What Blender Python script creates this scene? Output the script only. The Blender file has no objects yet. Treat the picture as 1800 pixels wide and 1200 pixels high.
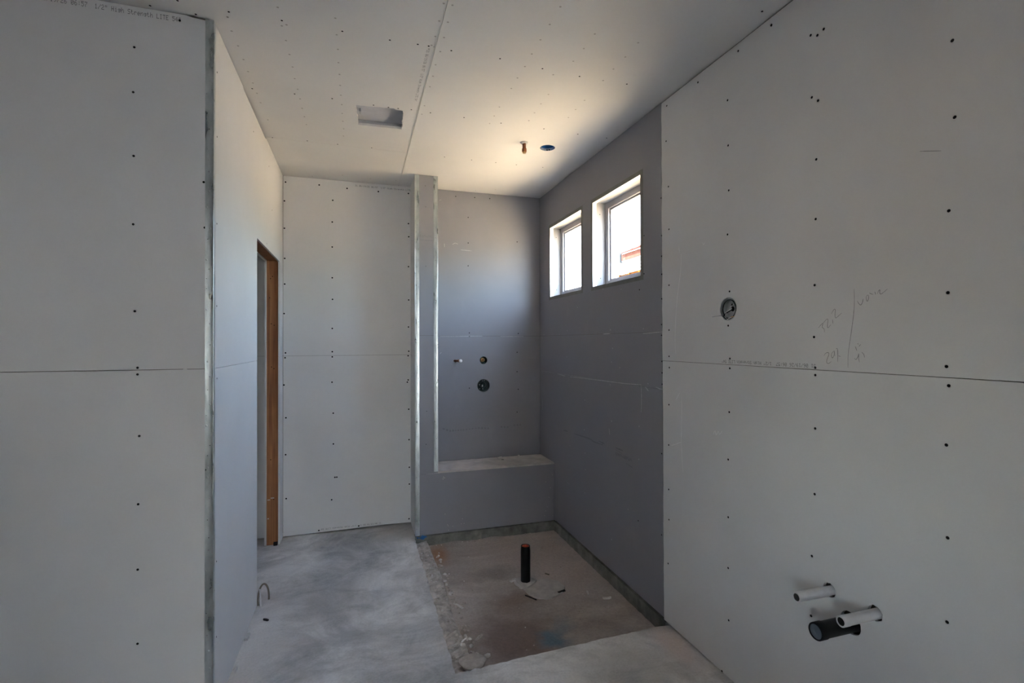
import bpy, bmesh, math, random
from mathutils import Vector, Matrix, geometry

# ------------------------------------------------------------------ camera, sky, sun, exposure
scene = bpy.context.scene
cam_data = bpy.data.cameras.new('camera')
cam = bpy.data.objects.new('camera', cam_data)
scene.collection.objects.link(cam)
cam_data.sensor_width = 36.0
cam_data.lens = 876.96 * 36.0 / 1800.0
cam_data.shift_y = -5.29 / 1800.0
cam_data.clip_start = 0.02
cam.matrix_world = Matrix(((0.95490238, 0.00064886, -0.29691922, 0.0),
                           (-0.29690607, -0.00757669, -0.95487663, 0.0),
                           (-0.00286925, 0.99997109, -0.00704235, 1.4726),
                           (0, 0, 0, 1)))
scene.camera = cam

world = bpy.data.worlds.new('world')
scene.world = world
world.use_nodes = True
_wn = world.node_tree.nodes
_bg = _wn['Background']
_sky = _wn.new('ShaderNodeTexSky')
_sky.sky_type = 'NISHITA'
_sky.sun_disc = False
_sky.sun_elevation = math.radians(62)
_sky.sun_rotation = math.radians(220)
_sky.air_density = 1.0
_sky.dust_density = 2.5
_hs = _wn.new('ShaderNodeHueSaturation')          # hazy, paler blue
_hs.inputs['Saturation'].default_value = 0.85
world.node_tree.links.new(_sky.outputs['Color'], _hs.inputs['Color'])
world.node_tree.links.new(_hs.outputs['Color'], _bg.inputs['Color'])
_bg.inputs['Strength'].default_value = 0.26

sun_data = bpy.data.lights.new('sun', 'SUN')
sun_data.energy = 5.5
sun_data.angle = math.radians(0.53)
sun_data.color = (1.0, 0.93, 0.82)
sun = bpy.data.objects.new('sun', sun_data)
scene.collection.objects.link(sun)
sun.location = (-4, 6, 12)
sun.rotation_euler = Vector((0.42, -0.33, -0.85)).to_track_quat('-Z', 'Y').to_euler()

vs = scene.view_settings
vs.view_transform = 'Standard'
vs.look = 'None'
vs.gamma = 1.0
vs.use_curve_mapping = False
vs.exposure = 4.92
cy = scene.cycles
cy.use_denoising = True
cy.max_bounces = 12
cy.diffuse_bounces = 9
cy.glossy_bounces = 6
cy.transparent_max_bounces = 12
cy.sample_clamp_indirect = 0.0
cy.use_guiding = False
random.seed(7)

# ------------------------------------------------------------------ key measures (metres)
H = 2.743            # ceiling
XR = 1.5422          # face of the right wall
YB = 4.1249          # face of the back wall
XL = -0.5361         # face of the left wall with the door opening
YL = 2.2058          # face of the near left wall
XC, XD, YC = 0.4185, 0.5892, 3.8046   # shower wing: left face, right face, front face
YG = 2.2827          # joint between white drywall and grey shower board
SEAM = 1.3716        # 54 inch boards
T = 0.0127           # board thickness
PIT = -0.06          # floor of the shower recess
XREAR, YREAR = -3.6, -4.6

# screw heads, streaks and pencil marks in board coordinates (metres)
SCREWS_LEFT = [(-0.799,2.585),(-0.802,2.415),(-0.8,2.175),(-0.801,1.918),(-0.795,1.592),(-0.786,1.38),(-0.786,1.355),(-0.78,1.124),(-0.783,0.869),(-0.784,0.625),(-0.784,0.349),(-0.651,2.714),(-0.565,1.921),(-0.56,1.387),(-0.569,2.098)]
SCREWS_RIGHT = [(0.931,2.286),(0.927,2.076),(0.943,1.827),(0.947,1.604),(0.952,1.402),(0.947,1.35),(0.954,1.187),(0.953,0.934),(0.956,0.703),(1.319,2.551),(1.344,2.544),(1.371,2.56),(1.368,2.337),(1.343,2.314),(1.352,2.111),(1.356,1.902),(1.362,1.67),(1.366,1.487),(1.362,1.379),(1.362,1.353),(1.364,1.165),(1.368,0.933),(1.381,0.71),(1.386,0.496),(1.546,2.703),(1.723,2.701),(1.984,2.698),(1.788,2.522),(1.786,2.324),(1.784,2.128),(1.793,1.938),(1.783,1.689),(1.792,1.541),(1.783,1.398),(1.784,1.356),(1.789,1.166),(1.797,0.959),(1.799,0.708),(1.801,0.487),(1.8,0.261),(2.233,2.7),(2.24,2.518),(2.222,2.275),(2.219,2.053),(2.221,1.764),(2.223,1.532),(2.224,1.396),(2.222,1.338),(2.227,1.146),(2.231,0.937),(2.233,0.707),(2.232,0.551),(2.241,0.321),(1.844,0.014)]
SCREWS_GREY = [(2.288,2.234),(2.285,2.034),(2.286,1.829),(2.287,1.699),(2.289,1.563),(2.289,1.506),(2.288,1.368),(2.286,1.307),(2.286,1.247),(2.294,0.879),(2.454,2.068),(2.456,1.854),(2.504,1.769),(2.528,0.445),(2.298,0.448),(2.286,1.925)]
SCREWS_BACK = [(-0.517,2.693),(-0.278,2.693),(-0.073,2.684),(0.165,2.68),(0.402,2.685),(-0.525,2.549),(-0.525,2.341),(-0.523,2.112),(-0.523,1.917),(-0.527,1.693),(-0.179,2.582),(-0.183,2.412),(-0.183,2.217),(-0.183,1.977),(-0.181,1.809),(-0.183,1.582),(0.402,2.439),(0.404,2.332),(0.402,2.088),(0.403,1.817),(0.401,1.597),(-0.517,1.395),(-0.52,1.358),(-0.183,1.401),(-0.183,1.361),(0.403,1.4),(0.398,1.363),(-0.185,1.164),(0.398,1.167),(0.391,1.149),(-0.528,1.152),(-0.514,0.903),(-0.176,0.923),(0.402,0.929),(-0.175,0.684),(0.404,0.682),(-0.516,0.624),(-0.164,0.424),(-0.15,0.424),(0.406,0.458),(0.406,0.322),(-0.512,0.292),(-0.188,0.252),(0.403,0.041),(-0.281,0.025),(0.013,0.027)]
SCREWS_CEILING = [(-0.469,2.143),(-0.282,2.14),(-0.056,2.142),(0.133,2.146),(0.249,2.142),(0.295,2.141),(-0.499,2.759),(-0.303,2.755),(-0.122,2.751),(0.086,2.763),(0.164,2.766),(0.215,2.763),(0.285,2.757),(-0.499,3.384),(-0.298,3.375),(-0.117,3.377),(0.093,3.375),(0.394,2.146),(0.614,2.143),(0.825,2.164),(1.019,2.176),(1.273,2.173),(0.39,2.764),(0.58,2.767),(0.8,2.775),(1.066,2.775),(1.292,2.787),(1.489,2.788),(0.575,3.397),(0.765,3.398),(0.94,3.397),(1.093,3.398),(1.293,3.393),(-0.635,2.128),(-0.743,2.19),(-0.594,2.196),(1.492,1.54)]
SCREWS_CEILING_MUDDED = [(-0.481,2.179),(-0.287,2.176),(-0.268,2.163),(-0.286,2.06),(-0.284,2.277),(-0.283,2.383),(-0.282,2.487),(-0.285,2.595),(-0.283,2.699),(-0.282,2.803),(-0.283,2.913),(-0.281,3.018),(-0.28,3.123),(-0.08,2.063),(-0.079,2.173),(-0.078,2.28),(-0.079,2.388),(-0.078,2.492),(-0.078,2.598),(-0.078,2.7),(-0.076,2.806),(-0.077,2.913),(-0.076,3.016),(-0.074,3.121),(-0.078,3.231),(-0.487,2.272),(-0.485,2.378),(-0.485,2.486),(-0.486,2.59),(-0.485,2.698),(-0.485,2.803),(-0.486,2.909),(-0.484,3.121),(0.312,1.854),(0.312,1.961),(0.312,2.065),(0.345,1.854),(0.346,1.958),(0.348,2.062),(0.349,2.167),(0.345,2.277),(0.348,2.378),(0.348,2.482),(0.348,2.69),(0.347,2.795),(0.306,2.132),(0.299,2.163),(0.319,2.14),(0.738,1.743),(0.738,1.853),(0.738,1.959),(0.738,2.067),(0.741,2.171),(0.739,2.276),(0.74,2.38),(0.737,2.587),(0.738,2.698),(0.738,2.8),(0.939,1.856),(0.94,1.963),(0.937,2.066),(0.893,2.199),(0.94,2.381),(0.939,2.488),(0.942,2.596),(0.944,2.698),(1.143,1.857),(1.145,1.967),(1.143,2.071),(1.145,2.177),(1.145,2.385),(1.144,2.494),(1.145,2.595),(-0.325,4.089),(-0.104,3.995),(0.101,4.016),(0.294,4.001),(0.952,4.08),(1.104,4.001)]
SCREWS_GREY_BACK = [(0.792,2.694),(0.955,2.698),(1.087,2.7),(0.898,2.525),(0.898,2.309),(0.897,2.116),(1.332,2.343),(0.906,1.55),(0.906,1.521),(1.34,1.546),(1.329,1.383),(1.328,1.215),(1.338,1.062),(1.327,0.865),(0.905,1.085)]
SPECKS_RIGHT = [(2.848,1.548),(2.465,1.545),(3.532,1.558),(3.69,1.532),(4.033,1.535),(3.545,1.357),(2.819,1.431),(2.835,1.344),(2.731,1.313),(2.421,1.24),(2.855,1.198),(3.226,1.059),(2.838,0.969),(3.237,0.848),(2.514,0.988),(3.486,0.686),(3.225,0.685),(2.519,0.799),(3.221,0.57),(3.232,0.402),(3.51,0.391),(2.845,0.218),(2.641,0.474),(2.71,1.793),(3.344,1.725),(2.945,1.818),(3.532,0.394)]
CHALK_RIGHT = [[(2.138,1.949),(2.13,1.916)],[(2.116,1.908),(2.121,1.841),(2.131,1.786),(2.15,1.702),(2.165,1.588),(2.171,1.473),(2.166,1.409)],[(2.135,1.217),(2.168,1.176)],[(2.12,1.198),(2.12,1.147),(2.121,1.091),(2.124,0.975),(2.118,0.88),(2.111,0.825)],[(2.209,0.938),(2.124,0.972)],[(1.891,1.052),(1.879,1.07),(1.872,1.053),(1.857,1.071),(1.85,1.059),(1.832,1.078)],[(1.957,1.935),(1.95,1.923),(1.941,1.932)],[(3.482,1.208),(3.3,1.212),(2.951,1.217),(2.661,1.221),(2.491,1.228)],[(3.728,1.215),(3.635,1.211),(3.568,1.207)],[(2.491,1.224),(2.488,1.183),(2.486,1.135),(2.492,1.069)],[(2.45,1.221),(2.416,1.199)],[(2.344,1.227),(2.307,1.221),(2.276,1.221)],[(2.471,1.518),(2.279,1.524)],[(2.948,1.523),(2.848,1.525)],[(4.065,0.982),(4.073,0.882)],[(2.872,0.92),(2.861,0.878)]]
PENCIL_RIGHT = [[(1.216,1.642),(1.215,1.609),(1.216,1.582),(1.22,1.545),(1.227,1.499),(1.234,1.457),(1.238,1.424),(1.239,1.385)],[(1.348,1.519),(1.338,1.529),(1.33,1.534),(1.333,1.521),(1.326,1.515),(1.324,1.503)],[(1.33,1.534),(1.315,1.548),(1.311,1.544),(1.313,1.522),(1.309,1.519),(1.3,1.529)],[(1.294,1.546),(1.292,1.531)],[(1.298,1.565),(1.289,1.578),(1.283,1.579),(1.284,1.558),(1.28,1.551),(1.26,1.566)],[(1.205,1.602),(1.201,1.594),(1.194,1.588),(1.188,1.596),(1.186,1.607),(1.189,1.594)],[(1.173,1.617),(1.176,1.611),(1.174,1.6),(1.171,1.599),(1.168,1.608),(1.169,1.617),(1.173,1.617)],[(1.165,1.624),(1.161,1.621),(1.153,1.618)],[(1.148,1.626),(1.146,1.617)],[(1.14,1.619),(1.136,1.628),(1.132,1.63),(1.133,1.622),(1.129,1.617),(1.119,1.623),(1.109,1.631)],[(1.327,1.422),(1.32,1.431),(1.31,1.433),(1.309,1.425),(1.316,1.408),(1.316,1.398),(1.309,1.396),(1.3,1.403)],[(1.288,1.44),(1.297,1.431),(1.298,1.419),(1.294,1.416),(1.288,1.427),(1.288,1.44),(1.286,1.421)],[(1.281,1.447),(1.276,1.446),(1.275,1.423),(1.276,1.403)],[(1.273,1.423),(1.265,1.421)],[(1.213,1.455),(1.211,1.45),(1.208,1.441)],[(1.206,1.464),(1.202,1.463)],[(1.201,1.455),(1.195,1.462)],[(1.217,1.417),(1.211,1.413),(1.204,1.423),(1.202,1.432),(1.202,1.416),(1.2,1.404)],[(1.192,1.437),(1.185,1.43),(1.183,1.42)],[(1.015,2.016),(0.96,1.997)]]
CHALK_BACK = [[(0.656,1.521),(0.784,1.521),(0.93,1.523),(1.019,1.524)],[(1.18,1.521),(1.387,1.521)],[(0.695,2.293),(0.697,2.264)],[(0.762,2.287),(0.786,2.302),(0.81,2.294)],[(0.834,2.248),(0.927,2.243)],[(0.653,2.65),(0.672,2.656)],[(0.655,1.375),(0.67,1.389)]]
DASH_BACK = [[(0.678,0.757),(0.735,0.735),(0.87,0.737),(0.978,0.746),(1.087,0.737)],[(1.178,0.745),(1.26,0.738)],[(1.296,0.753),(1.374,0.754)]]
DASH_RIGHT = [[(3.605,0.782),(3.528,0.787)],[(3.403,0.791),(3.156,0.799),(3.086,0.792),(2.954,0.795)],[(3.011,0.81),(2.931,0.807)],[(2.788,0.811),(2.698,0.811)]]

# ------------------------------------------------------------------ helpers
COL = scene.collection
LOC = {}

def tag(o, label=None, cat=None, group=None, kind=None):
    if label: o['label'] = label
    if cat: o['category'] = cat
    if group: o['group'] = group
    if kind: o['kind'] = kind
    return o

def empty(name, loc, label=None, cat=None, group=None, kind=None):
    o = bpy.data.objects.new(name, None)
    COL.objects.link(o)
    o.location = loc
    o.empty_display_size = 0.05
    LOC[o.name] = Vector(loc)
    return tag(o, label, cat, group, kind)

class MB:
    """collects world-space geometry for one mesh object"""
    def __init__(s):
        s.v, s.f = [], []
    def add(s, v, f):
        n = len(s.v)
        s.v += [Vector(p) for p in v]
        s.f += [tuple(i + n for i in q) for q in f]
        return s
    def box(s, a, b):
        x0, x1 = sorted((a[0], b[0])); y0, y1 = sorted((a[1], b[1])); z0, z1 = sorted((a[2], b[2]))
        v = [(x0,y0,z0),(x1,y0,z0),(x1,y1,z0),(x0,y1,z0),(x0,y0,z1),(x1,y0,z1),(x1,y1,z1),(x0,y1,z1)]
        return s.add(v, [(0,3,2,1),(4,5,6,7),(0,1,5,4),(1,2,6,5),(2,3,7,6),(3,0,4,7)])
    def lathe(s, base, axis, prof, seg=24, caps=True):
        """prof: list of (distance along axis, radius)"""
        ax = Vector(axis).normalized()
        u = ax.orthogonal().normalized(); w = ax.cross(u)
        base = Vector(base); v = []; f = []
        for d, r in prof:
            for i in range(seg):
                a = 2 * math.pi * i / seg
                v.append(base + ax * d + (u * math.cos(a) + w * math.sin(a)) * r)
        for k in range(len(prof) - 1):
            for i in range(seg):
                j = (i + 1) % seg
                f.append((k*seg+i, k*seg+j, (k+1)*seg+j, (k+1)*seg+i))
        if caps:
            f.append(tuple(reversed(range(seg))))
            f.append(tuple((len(prof)-1)*seg + i for i in range(seg)))
        return s.add(v, f)
    def path(s, pts, r, seg=10):
        pts = [Vector(p) for p in pts]
        v = []; f = []; u = None
        for k, p in enumerate(pts):
            t = (pts[min(k+1, len(pts)-1)] - pts[max(k-1, 0)]).normalized()
            if u is None: u = t.orthogonal().normalized()
            u = (u - t * u.dot(t)).normalized(); w = t.cross(u)
            for i in range(seg):
                a = 2*math.pi*i/seg
                v.append(p + (u*math.cos(a) + w*math.sin(a))*r)
        for k in range(len(pts)-1):
            for i in range(seg):
                j = (i+1) % seg
                f.append((k*seg+i, k*seg+j, (k+1)*seg+j, (k+1)*seg+i))
        f.append(tuple(reversed(range(seg)))); f.append(tuple((len(pts)-1)*seg+i for i in range(seg)))
        return s.add(v, f)
    def plate(s, fr, outer, holes=(), t=T, d0=0.0):
        """a board with holes: fr(a, b, depth) maps board coordinates to the room"""
        loops = [list(outer)] + [list(h) for h in holes]
        flat = [p for l in loops for p in l]
        tris = geometry.tessellate_polygon([[Vector((p[0], p[1], 0)) for p in l] for l in loops])
        n = len(flat)
        v = [fr(a, b, d0) for a, b in flat] + [fr(a, b, d0 + t) for a, b in flat]
        f = [tuple(q) for q in tris] + [tuple(i + n for i in reversed(q)) for q in tris]
        k = 0
        for l in loops:
            m = len(l)
            for i in range(m):
                j = (i + 1) % m
                f.append((k+i, k+j, k+j+n, k+i+n))
            k += m
        return s.add(v, f)
    def build(s, name, mat, parent=None, smooth=False, origin=None, label=None, cat=None, group=None, kind=None):
        o0 = LOC.get(parent.name, Vector()) if parent else Vector(origin or (0, 0, 0))
        me = bpy.data.meshes.new(name)
        me.from_pydata([tuple(p - o0) for p in s.v], [], s.f)
        bm = bmesh.new(); bm.from_mesh(me)
        bmesh.ops.recalc_face_normals(bm, faces=bm.faces)
        bm.to_mesh(me); bm.free()
        if smooth:
            for p in me.polygons: p.use_smooth = True
            try: me.set_sharp_from_angle(angle=math.radians(40))
            except Exception: pass
        if mat: me.materials.append(mat)
        o = bpy.data.objects.new(name, me)
        COL.objects.link(o)
        if parent: o.parent = parent
        else: o.location = o0
        LOC[o.name] = o0.copy()
        return tag(o, label, cat, group, kind)

# frames: board coordinates -> room (depth grows into the wall)
FR = lambda y, z, d=0.0: (XR + d, y, z)
FB = lambda x, z, d=0.0: (x, YB + d, z)
FL = lambda y, z, d=0.0: (XL - d, y, z)
FF = lambda x, z, d=0.0: (x, YL + d, z)
FK = lambda x, z, d=0.0: (x, YC + d, z)
FT = lambda x, y, d=0.0: (x, y, H + d)

def rect(a0, b0, a1, b1): return [(a0, b0), (a1, b0), (a1, b1), (a0, b1)]
def circle(a, b, r, n=28, rag=0.0, sx=1.0):
    return [(a + sx*r*(1+random.uniform(-rag, rag))*math.cos(2*math.pi*i/n), b + r*(1+random.uniform(-rag, rag))*math.sin(2*math.pi*i/n)) for i in range(n)]

# ------------------------------------------------------------------ materials
def new_mat(name):
    m = bpy.data.materials.new(name); m.use_nodes = True
    nt = m.node_tree
    return m, nt, nt.nodes['Principled BSDF']

def noise_col(nt, scale, stops, detail=6.0, rough=0.6, vec=None, dist=0.0):
    """object-space noise through a colour ramp"""
    n = nt.nodes.new('ShaderNodeTexNoise')
    n.inputs['Scale'].default_value = scale; n.inputs['Detail'].default_value = detail
    n.inputs['Roughness'].default_value = rough; n.inputs['Distortion'].default_value = dist
    if vec is not None: nt.links.new(vec, n.inputs['Vector'])
    r = nt.nodes.new('ShaderNodeValToRGB')
    e = r.color_ramp.elements
    while len(e) < len(stops): e.new(0.5)
    for k, (p, c) in enumerate(stops):
        e[k].position = p; e[k].color = (c[0], c[1], c[2], 1)
    nt.links.new(n.outputs['Fac'], r.inputs['Fac'])
    return r.outputs['Color'], n.outputs['Fac']

def pos(nt):
    return nt.nodes.new('ShaderNodeNewGeometry').outputs['Position']

def mapped(nt, vec, scale=(1,1,1), loc=(0,0,0), rot=(0,0,0)):
    m = nt.nodes.new('ShaderNodeMapping')
    m.inputs['Scale'].default_value = scale; m.inputs['Location'].default_value = loc; m.inputs['Rotation'].default_value = rot
    nt.links.new(vec, m.inputs['Vector'])
    return m.outputs['Vector']

def mix(nt, fac, a, b, mode='MIX'):
    m = nt.nodes.new('ShaderNodeMix'); m.data_type = 'RGBA'; m.blend_type = mode
    for sock, val in ((m.inputs[0], fac), (m.inputs[6], a), (m.inputs[7], b)):
        if hasattr(val, 'is_linked') or hasattr(val, 'links'): nt.links.new(val, sock)
        elif isinstance(val, (int, float)): sock.default_value = val
        else: sock.default_value = (val[0], val[1], val[2], 1)
    return m.outputs[2]

def maprange(nt, val, a, b, c=0.0, d=1.0):
    m = nt.nodes.new('ShaderNodeMapRange')
    for i, x in zip((1, 2, 3, 4), (a, b, c, d)): m.inputs[i].default_value = x
    nt.links.new(val, m.inputs[0])
    return m.outputs[0]

def bump(nt, bsdf, height, strength=0.2, dist=0.002):
    b = nt.nodes.new('ShaderNodeBump')
    b.inputs['Strength'].default_value = strength; b.inputs['Distance'].default_value = dist
    nt.links.new(height, b.inputs['Height']); nt.links.new(b.outputs['Normal'], bsdf.inputs['Normal'])

def plain(name, col, rough=0.6, metal=0.0, vary=0.12, scale=30.0, spec=0.4, bmp=0.0):
    m, nt, b = new_mat(name)
    lo = [c*(1-vary) for c in col]; hi = [min(1, c*(1+vary)) for c in col]
    c, f = noise_col(nt, scale, [(0.35, lo), (0.65, hi)], vec=pos(nt))
    nt.links.new(c, b.inputs['Base Color'])
    b.inputs['Roughness'].default_value = rough; b.inputs['Metallic'].default_value = metal
    b.inputs['Specular IOR Level'].default_value = spec
    if bmp: bump(nt, b, f, bmp)
    return m

def paper_mat(name, col, tint, dust, dust_amt, rough=0.75, spec=0.3):
    """board paper: faint blotches, fine fibre and pale dust rubs"""
    m, nt, b = new_mat(name)
    p = pos(nt)
    c, _ = noise_col(nt, 1.7, [(0.3, [x*0.97 for x in col]), (0.7, tint)], vec=p, detail=4)
    d, df = noise_col(nt, 3.1, [(0.0, (0,0,0)), (1.0, (1,1,1))], vec=mapped(nt, p, (1, 1, 0.55)), detail=8, rough=0.7)
    fac = maprange(nt, df, 0.60, 0.80, 0.0, dust_amt)
    c2 = mix(nt, fac, c, dust)
    nt.links.new(c2, b.inputs['Base Color'])
    fn = nt.nodes.new('ShaderNodeTexNoise'); fn.inputs['Scale'].default_value = 220; fn.inputs['Detail'].default_value = 3
    nt.links.new(p, fn.inputs['Vector'])
    bump(nt, b, fn.outputs['Fac'], 0.05, 0.001)
    b.inputs['Roughness'].default_value = rough; b.inputs['Specular IOR Level'].default_value = spec
    return m

M = {}
M['drywall'] = paper_mat('drywall_paper', (0.60, 0.595, 0.59), (0.63, 0.625, 0.62), (0.70, 0.69, 0.68), 0.25)
M['ceiling'] = paper_mat('ceiling_drywall_paper', (0.66, 0.65, 0.63), (0.69, 0.68, 0.66), (0.74, 0.73, 0.71), 0.2)
M['greyboard'] = paper_mat('grey_shower_board', (0.232, 0.232, 0.252), (0.25, 0.25, 0.27), (0.33, 0.33, 0.34), 0.30, rough=0.6, spec=0.35)
M['gypsum'] = plain('cut_gypsum_edge', (0.62, 0.60, 0.58), 0.9, vary=0.08, scale=80)
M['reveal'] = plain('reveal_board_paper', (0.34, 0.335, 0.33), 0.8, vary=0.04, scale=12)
M['screw'] = plain('black_phosphate_screw', (0.004, 0.004, 0.004), 0.8, vary=0.1, spec=0.1)
M['mudded'] = plain('skimmed_screw_spot', (0.40, 0.385, 0.36), 0.9, vary=0.1)
M['speck'] = plain('plaster_speck', (0.42, 0.42, 0.43), 0.9, vary=0.15)
M['ink'] = plain('grey_print_ink', (0.14, 0.14, 0.145), 0.8, vary=0.2, scale=300)
M['ink_dark'] = plain('dark_print_ink', (0.085, 0.085, 0.095), 0.8, vary=0.1)
M['pencil'] = plain('pencil_graphite', (0.22, 0.22, 0.225), 0.6, vary=0.25, scale=200)
M['black_plastic'] = plain('black_abs_plastic', (0.006, 0.006, 0.007), 0.5, vary=0.15, spec=0.2)
M['black_scrap'] = plain('torn_black_plastic', (0.008, 0.008, 0.009), 0.5)
M['white_pipe'] = plain('white_pex_pipe', (0.62, 0.61, 0.62), 0.38, vary=0.05)
M['grey_print'] = plain('grey_pipe_print', (0.30, 0.30, 0.33), 0.5)
M['orange'] = plain('orange_plug', (0.62, 0.075, 0.02), 0.45)
M['dark'] = plain('dark_void', (0.006, 0.006, 0.006), 0.9)
M['copper'] = plain('weathered_copper', (0.30, 0.115, 0.055), 0.45, 0.75, 0.25, 60)
M['brass'] = plain('brass_fitting', (0.62, 0.42, 0.20), 0.3, 0.9)
M['blue_plastic'] = plain('blue_plastic', (0.012, 0.12, 0.34), 0.45, vary=0.2)
M['green_box'] = plain('dark_green_plastic', (0.010, 0.030, 0.030), 0.4, vary=0.3, scale=60)
M['white_cap'] = plain('white_plastic_cap', (0.75, 0.74, 0.74), 0.4, vary=0.03)
M['lens_cap'] = plain('pale_blue_test_cap', (0.10, 0.125, 0.15), 0.35, vary=0.06)
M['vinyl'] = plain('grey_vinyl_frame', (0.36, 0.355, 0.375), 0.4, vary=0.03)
M['duct'] = plain('dusty_fan_housing', (0.50, 0.505, 0.54), 0.6, 0.0, 0.06, 14)
M['duct_dark'] = plain('galvanised_housing_rim', (0.40, 0.41, 0.44), 0.45, 0.3, 0.15, 20)
M['rubble'] = plain('broken_mortar', (0.40, 0.355, 0.325), 0.9, vary=0.3, scale=45)
M['rubble_white'] = plain('plaster_chip', (0.56, 0.54, 0.52), 0.9, vary=0.12, scale=60)
M['stone'] = plain('plaster_patty', (0.40, 0.36, 0.33), 0.9, vary=0.12, scale=40)
M['sheath'] = plain('wall_sheathing', (0.10, 0.085, 0.07), 0.9, vary=0.2, scale=12)
M['blocker_dark'] = plain('light_blocker_dark', (0.16, 0.15, 0.14), 0.9, vary=0.2, scale=9)  # dark tone for an added wall that soaks up stray light
M['stucco'] = plain('exterior_stucco', (0.50, 0.495, 0.50), 0.95, vary=0.08, scale=25, bmp=0.2)
M['house_wrap'] = plain('white_siding_board', (0.20, 0.20, 0.20), 0.8, vary=0.05, scale=6, spec=0.0)
M['fascia'] = plain('primed_fascia_board', (0.045, 0.021, 0.017), 0.8, vary=0.1, scale=8, spec=0.0)
M['roof_tile'] = plain('red_roof_tile', (0.030, 0.0125, 0.0105), 0.8, vary=0.3, scale=9, spec=0.0)
M['osb'] = plain('orange_framing_lumber', (0.062, 0.025, 0.006), 0.85, vary=0.3, scale=14, spec=0.0)
M['earth'] = plain('dry_tan_earth', (0.40, 0.305, 0.20), 1.0, vary=0.15, scale=1.2)
M['bounce_paving'] = plain('grey_bounce_concrete', (0.36, 0.355, 0.35), 0.95, vary=0.1, scale=3)  # neutral grey for paving added to bounce light
M['gutter'] = plain('dark_gutter_metal', (0.010, 0.016, 0.022), 0.6)
M['cable'] = plain('grey_brown_cable', (0.16, 0.13, 0.10), 0.5)
M['blue_rim'] = plain('pale_blue_box_rim', (0.42, 0.50, 0.60), 0.45, vary=0.05)

def metal_mat():
    m, nt, b = new_mat('galvanised_steel')
    p = pos(nt)
    c, f = noise_col(nt, 26, [(0.3, (0.36, 0.40, 0.40)), (0.7, (0.62, 0.66, 0.66))], vec=mapped(nt, p, (1, 1, 0.35)), detail=8)
    nt.links.new(c, b.inputs['Base Color'])
    b.inputs['Metallic'].default_value = 1.0
    nt.links.new(maprange(nt, f, 0.3, 0.7, 0.24, 0.40), b.inputs['Roughness'])
    f2 = nt.nodes.new('ShaderNodeTexNoise'); f2.inputs['Scale'].default_value = 14; f2.inputs['Detail'].default_value = 3
    nt.links.new(p, f2.inputs['Vector'])
    bump(nt, b, f2.outputs['Fac'], 0.3, 0.007)
    return m
M['galv'] = metal_mat()

def wood_mat():
    m, nt, b = new_mat('fir_jamb_lumber')
    p = pos(nt)
    v = mapped(nt, p, (55, 55, 1.6))
    c, f = noise_col(nt, 1.0, [(0.25, (0.15, 0.058, 0.024)), (0.45, (0.31, 0.125, 0.045)), (0.7, (0.45, 0.205, 0.075))], vec=v, detail=5, dist=0.6)
    c2, f2 = noise_col(nt, 2.2, [(0.35, (0.62, 0.55, 0.5)), (0.65, (1.0, 1.0, 1.0))], vec=p)
    nt.links.new(mix(nt, 0.7, c, c2, 'MULTIPLY'), b.inputs['Base Color'])
    b.inputs['Roughness'].default_value = 0.65
    bump(nt, b, f, 0.15, 0.001)
    return m
M['wood'] = wood_mat()

def spot(nt, p, centre, radius, soft, warp=0.0):
    """mask of a stain with a ragged outline of its own"""
    if warp:
        n = nt.nodes.new('ShaderNodeTexNoise'); n.inputs['Scale'].default_value = 9; n.inputs['Detail'].default_value = 5
        nt.links.new(p, n.inputs['Vector'])
        a = nt.nodes.new('ShaderNodeVectorMath'); a.operation = 'MULTIPLY_ADD'
        nt.links.new(n.outputs['Color'], a.inputs[0]); a.inputs[1].default_value = (warp, warp, 0); a.inputs[2].default_value = (-warp/2, -warp/2, 0)
        s = nt.nodes.new('ShaderNodeVectorMath'); s.operation = 'ADD'
        nt.links.new(p, s.inputs[0]); nt.links.new(a.outputs[0], s.inputs[1]); p = s.outputs[0]
    sub = nt.nodes.new('ShaderNodeVectorMath'); sub.operation = 'SUBTRACT'
    nt.links.new(p, sub.inputs[0]); sub.inputs[1].default_value = centre
    sc = nt.nodes.new('ShaderNodeVectorMath'); sc.operation = 'MULTIPLY'
    nt.links.new(sub.outputs[0], sc.inputs[0]); sc.inputs[1].default_value = (1/radius[0], 1/radius[1], 0)
    ln = nt.nodes.new('ShaderNodeVectorMath'); ln.operation = 'LENGTH'
    nt.links.new(sc.outputs[0], ln.inputs[0])
    return maprange(nt, ln.outputs['Value'], 1.0 - soft, 1.0 + soft, 1.0, 0.0)

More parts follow.
